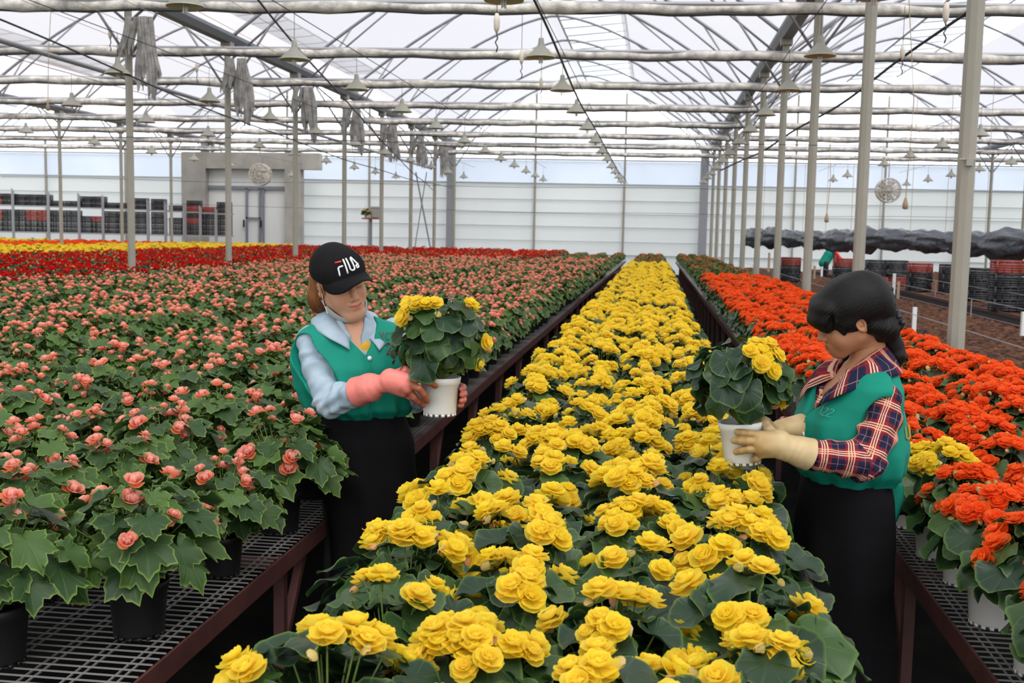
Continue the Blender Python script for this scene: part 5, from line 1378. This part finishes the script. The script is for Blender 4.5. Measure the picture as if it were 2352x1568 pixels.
    s = SDF((-.1, -.1, 1.05), (.1, .14, 1.24), .005); s.loft([(1.05, .11, .095, 0, .0), (1.13, .10, .085, 0, -.004), (1.17, .07, .07, 0, -.012)], 0, off=.006); obj('tee', sdf_mesh('tee', [s.polys()], ['tee_white']), R)
    vsec = [(.72, .125, .04, 0, -.115), (.86, .130, .05, 0, -.10)]
    vsec = [(.885, .150, .118, 0, -.005), (.92, .170, .150, -.002, -.008), (.99, .182, .158, -.004, -.004), (1.07, .182, .145, -.004, -.002), (1.13, .192, .124, -.002, -.010), (1.185, .200, .098, 0, -.024), (1.222, .176, .076, 0, -.032), (1.250, .095, .056, 0, -.040)]
    vf = lambda P, a: (.013 * vnoise(np.stack([a * 3.2, P[..., 2] * 5, a * 0], -1), 16) + .007 * np.sin(a * 8 + P[..., 2] * 9) * np.clip((1.12 - P[..., 2]) * 6, 0, 1) + .005 * np.sin(a * 17 + P[..., 2] * 14) * np.clip((1.0 - P[..., 2]) * 10, 0, 1) + .004 * vnoise(P * np.array([16, 16, 14]), 13))
    s = SDF((-.27, -.25, .68), (.25, .24, 1.28), .0042); s.loft(vsec, 0, fold=vf, pw=2.4)
    for S_, E_ in ((SR, ER), (SL, EL)):
        S2, E2 = Vector(S_), Vector(E_); g = 1 if S_[0] > 0 else -1; s.cap(tuple(S2 + Vector((g * .048, .018, -.032))), tuple(S2.lerp(E2, .8) + Vector((g * .04, .04, 0))), .052, .060, .004, 's')
    # tails of the vest hanging below the apron band at the back
    s.loft([q for q in torso if .9 < q[0] < 1.2] + [(1.26, .085, .055, 0, -.035)], .0, 's', off=.010)
    sl, P = s.blk((-.14, -.02, 1.0), (.14, .25, 1.3), .01); s.op(sl, np.maximum(np.abs(P[..., 0]) - np.clip((P[..., 2] - 1.075) * .62 + .003, -.02, .080), -(P[..., 1] + .01)), .003, 's')
    s.cap((0, -.035, 1.19), (0, -.035, 1.33), .066, .075, .003, 's')
    vest = obj('vest', sdf_mesh('vest', [s.polys()], ['vest']), R); vm = np.array([v.co[:] for v in vest.data.vertices])
    collar('collar', 'plaid', R, (-.002, -.022, 0), 0, .062, .118, 1.290, 1.242, 1.190, 1.118, uvs=13.5, vm=vm, pushmax=.040)
    def on_front(x, z, off=.0015):
        d = np.hypot(vm[:, 0] - x, vm[:, 2] - z); m = (d < .009) & (vm[:, 1] > 0); y = vm[m][:, 1].max() if m.any() else .13; return Vector((x, y + off, z))
    def on_side(y, z, off=.0012):
        d = np.hypot(vm[:, 1] - y, vm[:, 2] - z); m = (d < .010) & (vm[:, 0] < 0); x = vm[m][:, 0].min() if m.any() else -.17; return Vector((x - off, y, z))
    for z in (1.03, .955):
        mb = MB(); mb.lathe([(0, .0035), (.0075, .003), (.0085, 0), (0, 0)], n=16); o = mobj('button', mb, ['button'], vest, smooth=True); o.location = on_front(-.03, z, .001); o.rotation_euler = (-PI / 2, 0, 0)
    mb = MB(); mb.tube([on_front(-.02, z, .0004) for z in np.linspace(.90, 1.07, 14)], .0016, 5); mobj('seam', mb, ['vest'], vest)
    tw = [(.0, .8), (.15, .98), (.4, 1.), (.55, .8), (.45, .55), (.1, .2), (.0, .0), (.6, .0)]
    def plf(x0, z0, w, h): return lambda u, v: on_front(x0 - u * w, z0 + v * h, .0006)
    for x0, g in ((-.062, [[(.2, .0), (.2, 1)]]), (-.080, [tw]), (-.102, [tw])): strip_text(g, plf(x0, 1.098, .028, .022), .0011, 'ink_pale', 'print', vest)
    # letters on the back
    def plb(u, v):
        a = math.radians(-150 + u * 44); z = 1.035 + v * .036; c = np.array([.17 * math.cos(a), .17 * math.sin(a)]); ang = np.arctan2(vm[:, 1], vm[:, 0]); m = (np.abs(vm[:, 2] - z) < .006) & (np.abs(ang - a) < .05)
        r_ = np.hypot(vm[m][:, 0], vm[m][:, 1]).max() if m.any() else .17; return Vector(((r_ + .001) * math.cos(a), (r_ + .001) * math.sin(a), z))
    def plb2(u, v): 
        return plb(1 - u, v)
    strip_text([[(.0, 1), (.0, .1), (.15, 0), (.3, .1), (.3, 1)], [(.5, 0), (.62, 1), (.74, 0)], [(.54, .4), (.7, .4)], [(.9, 1), (.9, 0), (1.1, 0)]], lambda u, v: plb(.05 + u * .8, v), .0022, 'ink_gold', 'print', vest)
    mb = MB(); V = []
    for i in range(13):
        t = i / 12; a = Vector(L(2012 + 4 * t, 1108 + 106 * t, 3.36)); b = Vector(L(2066 - 14 * t + 10 * math.sin(t * PI), 1108 + 100 * t, 3.43))
        V += [tuple(a.lerp(b, u) + Vector((-.010 * math.sin(u * 9 + t * 2), -.006, 0))) for u in np.linspace(0, 1, 11)]
    idx = np.arange(13 * 11).reshape(13, 11); mb.add(np.array(V), np.stack([idx[:-1, :-1], idx[:-1, 1:], idx[1:, 1:], idx[1:, :-1]], -1).reshape(-1, 4)); o = mobj('vest_tail', mb, ['vest'], vest, smooth=True); q = o.modifiers.new('thickness', 'SOLIDIFY'); q.thickness = .004
    # apron
    s = SDF((-.26, -.22, .24), (.26, .24, .96), .006)
    af = lambda P, a: .006 * np.sin(a * 7 + P[..., 2] * 4) * np.clip((.9 - P[..., 2]) * 3, 0, 1) + .004 * vnoise(P * np.array([12, 12, 9]), 22)
    s.loft([(.26, .20, .150, 0, .02), (.5, .192, .142, 0, .012), (.70, .186, .134, 0, .003), (.84, .172, .124, 0, .0), (.90, .150, .112, 0, -.002), (.925, .142, .106, 0, -.002)], 0, fold=af)
    s.loft([(.22, .18, .13, 0, .02), (.55, .165, .115, 0, .01)], 0, 's'); obj('apron', sdf_mesh('apron', [s.polys()], ['apron']), R)
    s = SDF((-.27, -.22, .05), (.27, .2, .8), .008)
    for g in (-1, 1): s.chain([(g * .075, -.01, .70), (g * .085, .0, .40), (g * .09, -.02, .09)], [.088, .070, .055], .02)
    obj('trousers', sdf_mesh('trousers', [s.polys()], ['trouser']), R)
    for g in (-1, 1):
        s = SDF((g * .1 - .08, -.12, -.005), (g * .1 + .08, .2, .16), .005); s.cap((g * .095, -.03, .045), (g * .10, .13, .038), .045, .038, .02); s.cap((g * .095, -.025, .05), (g * .095, -.02, .13), .045, .042, .02); s.half((0, 0, -1), (0, 0, 0)); obj('shoe', sdf_mesh('shoe', [s.polys()], ['shoe']), R)
    # left glove, three fingers spread on the pot
    s = SDF((-.26, .14, .90), (-.04, .46, 1.12), .0025); c0, c1 = np.array(L(1866, 1046, 3.19)), np.array(L(1808, 1028, 3.165))
    s.chain([tuple(c0), tuple(c0 * .45 + c1 * .55), tuple(c1)], [.051, .043, .033], .01); d2 = (c0 - c1) / np.linalg.norm(c0 - c1); s.half(d2, c0 - d2 * .01); s.cap(tuple(c0 + d2 * .02), tuple(c0 * .75 + c1 * .25), .047, .040, 0, 's')
    kn = [L(1746, 1000, 3.135), L(1742, 1015, 3.128), L(1744, 1030, 3.130), L(1750, 1042, 3.142)]
    tp = [(L(1722, 996, 3.128), L(1694, 992, 3.146)), (L(1717, 1013, 3.122), L(1686, 1012, 3.144)), (L(1720, 1032, 3.124), L(1691, 1037, 3.148)), (L(1738, 1052, 3.150), L(1726, 1057, 3.180))]
    make_hand(s, L(1790, 1020, 3.160), kn, tp, [L(1778, 1000, 3.165), L(1766, 985, 3.180), L(1758, 972, 3.195), L(1754, 962, 3.205)], r=.0108, palm_r=.024); s.cap(tuple(c1), L(1790, 1020, 3.16), .033, .028, .02)
    s.func(lambda P: .0014 * vnoise(P * 45, 3) + .0022 * np.sin((P @ d2) * 300 + 3 * vnoise(P * 20, 5)) * np.exp(-(np.linalg.norm(P - c1, axis=1) / .035) ** 2))
    tc_ = np.array(L(1725, 1015, 3.13)); obj('glove', sdf_mesh('glove', [s.polys()], ['gtan'], rnd=lambda V: np.clip(1.5 - np.linalg.norm(V - tc_, axis=1) / .06 + .3 * vnoise(V * 50, 3), 0, 1)), R)
    # right glove behind
    s = SDF((-.08, .06, .92), (.14, .44, 1.14), .003); c0, c1 = np.array(L(1843, 984, 3.395)), np.array(L(1795, 988, 3.36))
    s.chain([tuple(c0), tuple(c1)], [.047, .034], .01); d3 = (c0 - c1) / np.linalg.norm(c0 - c1); s.half(d3, c0)
    kn = [L(1748, 995, 3.315), L(1745, 1008, 3.32), L(1745, 1020, 3.32), L(1748, 1032, 3.315)]
    tp = [(L(1725, 993, 3.315), L(1700, 993, 3.302)), (L(1722, 1008, 3.315), L(1697, 1008, 3.300)), (L(1724, 1022, 3.315), L(1702, 1024, 3.298)), (L(1730, 1036, 3.31), L(1712, 1038, 3.295))]
    make_hand(s, L(1785, 1000, 3.345), kn, tp, [L(1780, 990, 3.33), L(1770, 978, 3.31), L(1762, 968, 3.29), L(1756, 962, 3.275)], r=.0105, palm_r=.022)
    obj('glove', sdf_mesh('glove', [s.polys()], ['gtan'], rnd=lambda V: np.clip(.4 + .4 * vnoise(V * 40, 3), 0, 1)), R)
    return R


woman_cap(); woman_tartan()
random.seed(3)
put_plant('held', *(at(1010, 948, 3.6)), 'yellow begonia in a white pot held up by the woman in the cap', 'begonias held by the women', 0, 1.0, variant=0, rz=0)
p_ = at(1706, 1058, 3.22)
put_plant('held', p_.x, p_.y, p_.z, 'yellow begonia in a tilted white pot held by the woman in tartan', 'begonias held by the women', 0, .95, tilt=((0, 1, 0), math.radians(-5)), variant=1, rz=0)
#PEOPLE_END
#EXTRAS_START
# ================================================================ RIGHT SIDE BEDS, CRATES, SHEETING
def atx(px, py, x):
    d = fwd + rt * ((px - 1176) / FPX) - up * ((py - 784) / FPX); return EYE + d * ((x - EYE.x) / d.x)
def atz(px, py, z):
    d = fwd + rt * ((px - 1176) / FPX) - up * ((py - 784) / FPX); return EYE + d * ((z - EYE.z) / d.z)


def bed(x0, x1, y0, y1, z, lb):
    r = empty('growing_bed', ((x0 + x1) / 2, y0, 0)); tag(r, lb, 'growing bed'); w = x1 - x0; L = y1 - y0
    mb = MB(); mb.box((0, L / 2, z / 2), (w, L, z)); mobj('bed_side', mb, ['under'], r)
    nx, ny = 46, 260; X = np.linspace(-w / 2 + .03, w / 2 - .03, nx); Yg = np.linspace(.03, L - .03, ny); G = np.stack(np.meshgrid(X, Yg, indexing='ij'), -1)
    hh = .012 * rng.standard_normal((nx, ny)) + .012 * np.sin(G[..., 0] * 42) * np.sin(G[..., 1] * 21); V = np.concatenate([G, (z + .02 + hh)[..., None]], -1).reshape(-1, 3)
    idx = np.arange(nx * ny).reshape(nx, ny); mb = MB(); mb.add(V, np.stack([idx[:-1, :-1], idx[1:, :-1], idx[1:, 1:], idx[:-1, 1:]], -1).reshape(-1, 4)); mobj('growing_medium', mb, ['coir'], r)
    mb = MB()
    for s_ in (-1, 1): mb.box((s_ * w / 2, L / 2, z + .01), (.05, L, .06))
    mobj('bed_edge', mb, ['brown'], r)
bed(2.98, 5.08, 4.5, 43, .42, 'long low bed of brown coir trays right of the orange begonias')
bed(5.78, 10.5, 8, 43, .42, 'second brown bed behind the first one, carrying the crate stacks')


def crate_mesh(mt):
    mb = MB(); w, d, h = .50, .36, .21
    mb.box((0, 0, .008), (w - .02, d - .02, .012))
    for sx in (-1, 1):
        for sy in (-1, 1): mb.box((sx * (w / 2 - .012), sy * (d / 2 - .012), h / 2), (.026, .026, h))
    for z in (.02, .06, .10, .14, .195):
        t = .034 if z < .19 else .05
        for s_ in (-1, 1): mb.box((0, s_ * (d / 2 - .006), z), (w, .010, t)); mb.box((s_ * (w / 2 - .006), 0, z), (.010, d, t))
    for s_ in (-1, 1):
        for x in (-.125, 0, .125): mb.box((x, s_ * (d / 2 - .004), h / 2), (.014, .010, h))
    return mb.mesh('plastic_crate', [mt])
CR = {'black': crate_mesh('black_crate'), 'red': crate_mesh('red_crate')}
def crate(p, c, label, group, rz=0):
    o = bpy.data.objects.new(c + '_crate', CR[c]); COL.objects.link(o); o.location = p; o.rotation_euler = (0, 0, rz); return tag(o, label, 'crate', group)
# stacks on the second bed: left px, right px, base py, rows bottom to top
ST = [(1796, 1846, 612, ['black', 'black', 'red'], 'left of the distant worker'), (1916, 1966, 634, ['black', 'black', 'red'], 'right of the distant worker'),
      (1990, 2088, 654, ['red', 'black', 'black'], 'above the woman in tartan'), (2088, 2164, 668, ['black', 'black', 'red'], 'between the big right posts'),
      (2164, 2188, 672, ['black', 'black', 'black'], 'left of the nearest post'), (2222, 2280, 690, ['black', 'black', 'black'], 'just right of the nearest post'), (2283, 2375, 714, ['black', 'black', 'black', 'red'], 'at the right edge of the picture')]
for a, b, py, rows, wh in ST:
    p0, p1 = atz(a, py, .46), atz(b, py, .46); y = min(p0.y, 30); p0, p1 = at(a, py, y), at(b, py, y); n = max(1, round((p1.x - p0.x) / .51))
    for j, c in enumerate(rows):
        for i in range(n):
            cc = 'black' if (c == 'red' and (i * 7 + j) % 5 == 4) else c
            crate((p0.x + .25 + i * .51 + random.uniform(-.01, .01), y + .2, .455 + .213 * j), cc, '%s crate %s in stack %s, %s along' % (cc, ('lowest', 'second up', 'third up', 'on top')[j], wh, ORD[i]), 'crates stacked on the rear bed', random.uniform(-.03, .03))
# stakes on the beds
for i, (px, p0, p1, mt, w, wh) in enumerate(((2098, 705, 766, 'whitep', .05, 'pale stake nearest the ponytailed woman on the near bed'), (2052, 628, 674, 'whitep', .06, 'pale stake beside the wooden one on the near bed'), (2062, 646, 686, 'wood', .05, 'wooden stake beside the pale one on the near bed'),
        (2264, 560, 676, 'whitep', .03, 'thin white pole holding the rolled black sheeting'), (2349, 716, 772, 'whitep', .06, 'pale stake at the right edge of the picture'), (1798, 592, 613, 'wood', .07, 'wooden stake before the farthest crate stack'), (1765, 580, 625, 'wood', .07, 'wooden stake between two rear right posts'), (1870, 610, 640, 'wood', .06, 'wooden stake in front of the distant worker'), (1887, 612, 636, 'whitep', .06, 'pale stake in front of the distant worker'))):
    b = atz(px, p1, .44); t = at(px, p0, b.y); mb = MB(); mb.bar((0, 0, -.05), (0, 0, t.z - b.z), w); o = mobj('bed_stake', mb, ['%s' % mt]); o.location = b; tag(o, wh, 'stake', 'bed stakes')
for x, z in ((3.15, .72), (4.98, .72), (5.9, .78)):
    mb = MB(); mb.tube([(x, 5, z), (x, 43, z)], .005, 5)
    for y in range(6, 43, 6): mb.tube([(x, y, .42), (x, y, z)], .008, 5)
    tag(mobj('guide_wire', mb, ['steel']), 'thin guide wire stretched %s' % {3.15: 'along the aisle edge of the near coir bed', 4.98: 'along the inner edge of the near coir bed', 5.9: 'along the front of the crate bed'}[x], 'wire')

# rolled black sheeting
A_, B_ = Vector((2.62, 33, 1.63)), Vector((7.3, 17.2, 1.63)); r = empty('rolled_sheeting', A_); tag(r, 'long roll of shiny black plastic sheeting tied up behind the right hand posts', 'plastic sheeting')
n = 260; Ls = (B_ - A_).length; dr = (B_ - A_).normalized(); sd_ = dr.cross(Vector((0, 0, 1))).normalized(); V = []; nn = 30
for i in range(n + 1):
    t = i / n; u = t * Ls; lobe = abs(math.sin(u * PI / 1.35)) ** .6; rad = .13 + .10 * lobe * (.8 + .3 * math.sin(u * 1.1)); rad *= 1 if 2 < i < n - 1 else .3
    for j in range(nn):
        a = 2 * PI * j / nn; q = 1 + .12 * math.sin(a * 6 + u * 2.3) + .10 * math.sin(a * 11 - u * 3.1) + .05 * math.sin(u * 13 + a * 3)
        V.append(tuple(dr * u + sd_ * (rad * q * math.cos(a)) + Vector((0, 0, rad * q * math.sin(a) * (1.0 if math.sin(a) > 0 else 1.35) + .03 * math.sin(u * .9)))))
idx = np.arange((n + 1) * nn).reshape(n + 1, nn); jj = (np.arange(nn) + 1) % nn; mb = MB(); mb.add(np.array(V), np.stack([idx[:-1], idx[:-1][:, jj], idx[1:][:, jj], idx[1:]], -1).reshape(-1, 4)[:, ::-1])
mobj('sheet_roll', mb, ['poly'], r, smooth=True)
for k_ in range(13):
    q = dr * (k_ * 1.35 * 1.0); mb = MB(); mb.tube([tuple(q + Vector((0, 0, -.16))), tuple(q + Vector((0, 0, .2))), tuple(q + Vector((0, 0, 2.95)))], .005, 5); mobj('tie_cord', mb, ['cord'], r)

# distant worker
def worker():
    R = tag(empty('person', (5.43, 36, 0), math.radians(-75)), 'distant worker in teal vest and red sleeves bending over the far bed', 'person')
    s = SDF((-.3, -.35, 0), (.3, .8, 1.5), .014)
    s.chain([(0, -.05, .86), (0, .10, 1.10), (0, .24, 1.24)], [.13, .12, .09], .03); s.ell((0, .42, 1.30), (.075, .09, .10), .0)
    s.cap((0, .27, 1.25), (0, .38, 1.28), .05, .045, .03)
    for g in (-1, 1):
        s.chain([(g * .09, -.05, .85), (g * .1, .0, .45), (g * .1, -.04, .06)], [.10, .065, .045], .03); s.cap((g * .1, -.04, .04), (g * .1, .12, .035), .04, .035, .02)
        s.chain([(g * .17, .22, 1.20), (g * .2, .36, 1.02), (g * .12, .56, .92)], [.05, .04, .03], .02)
    obj('body', sdf_mesh('body', [s.polys()], ['skin'], col=lambda V: np.where((V[:, 2] < .95)[:, None] & (V[:, 1] < .3)[:, None], (.02, .02, .025), (.5, .27, .17))), R)
    s = SDF((-.3, -.35, .7), (.3, .5, 1.5), .014); s.chain([(0, -.06, .84), (0, .09, 1.10), (0, .24, 1.24)], [.165, .16, .12], .03); s.cap((-.13, .22, 1.22), (.13, .22, 1.22), .07, .07, .04)
    obj('vest', sdf_mesh('vest', [s.polys()], ['vest']), R)
    M['sleeve_red'] = mat('coral_sleeve', (.70, .05, .05), .8)
    for g in (-1, 1):
        s = SDF((g * .2 - .15, .1, .8), (g * .2 + .15, .7, 1.35), .014); s.chain([(g * .18, .22, 1.20), (g * .2, .36, 1.02), (g * .15, .48, .96)], [.065, .055, .05], .02); obj('sleeve', sdf_mesh('sleeve', [s.polys()], ['sleeve_red']), R)
    M['hat'] = mat('grey_cloth_hat', (.12, .13, .16), .9)
    s = SDF((-.2, .2, 1.2), (.2, .65, 1.5), .012); s.ell((0, .42, 1.345), (.088, .10, .085), 0); s.ell((0, .44, 1.33), (.13, .14, .018), .02); obj('hat', sdf_mesh('hat', [s.polys()], ['hat']), R)
worker()

# ================================================================ LEFT BACK: CRATE RACKS, SMALL STAND
edges = [-20, 32, 113, 183, 238, 300, 341, 381, 424, 461, 497, 526]
red_at = {(0, 2, 0), (0, 3, 0), (0, 4, 0), (1, 2, 1), (1, 3, 1), (3, 3, 1), (3, 2, 1), (5, 4, 1), (5, 5, 1), (7, 5, 0), (8, 4, 0), (8, 2, 0), (9, 4, 0)}
yr = 41.0
for bi in range(len(edges) - 1):
    a, b = at(edges[bi], 540, yr), at(edges[bi + 1], 540, yr); w = b.x - a.x; top = at(0, 432 + 4 * bi, yr).z
    r = empty('storage_rack', (a.x, yr, 0)); tag(r, 'steel storage rack holding crates at the back left, %s from the left' % ORD[bi], 'rack', 'crate racks')
    for x in (0.03, w - .03):
        for yy in (-.02,):
            mb = MB(); mb.box((x, yy, top / 2), (.045, .04, top)); mobj('upright', mb, ['steel'], r)
    zs = (.40, 1.25, 2.32 - .02 * bi)
    for z in zs: mb = MB(); mb.box((w / 2, .25, z), (w, .52, .045)); mobj('shelf', mb, ['steel'], r)
    nx = max(1, int(w / .47)); step = w / nx
    for row, z in enumerate((1.28, 1.50, 1.72, 1.93, 2.345 - .02 * bi, 2.56 - .02 * bi)):
        if row == 3 and bi % 4 == 3 or row == 5 and bi % 5 in (2, 4): continue
        for i in range(nx):
            c = 'red' if (bi, row, min(i, 1)) in red_at else 'black'
            o = crate((a.x + step * (i + .5), yr + .2, z), c, '%s crate %s, %s rack from the left, %s along' % (c, ('low on the middle shelf', 'second up on the middle shelf', 'third up on middle shelf', 'fourth up on middle shelf', 'on the top shelf', 'highest of all')[row], ORD[bi], ORD[i]), 'crates on the back left racks'); o.scale = (min(1, step / .52), 1, 1)
r = empty('flower_stand', at(851, 590, 40)); r.location.z = 0; tag(r, 'grey pole stand with tray and control box before the back wall', 'stand')
zt = at(851, 503, 40).z
mb = MB(); mb.box((0, 0, zt / 2), (.09, .09, zt)); mb2 = MB(); mobj('pole', mb, ['gutter'], r)
mb = MB(); mb.box((.0, 0, zt + .02), (.58, .4, .05)); mobj('tray', mb, ['red_crate'], r)
mb = MB(); mb.box((.16, .1, zt + .26), (.36, .14, .42)); mb.box((.16, .02, zt + .26), (.30, .02, .36)); mobj('control_box', mb, ['concrete'], r)
put_plant('yellow', r.location.x - .18, 40 - .02, zt + .045, 'potted yellow begonia on the small stand before the back wall', None, 2, .95, variant=1)
#EXTRAS_END
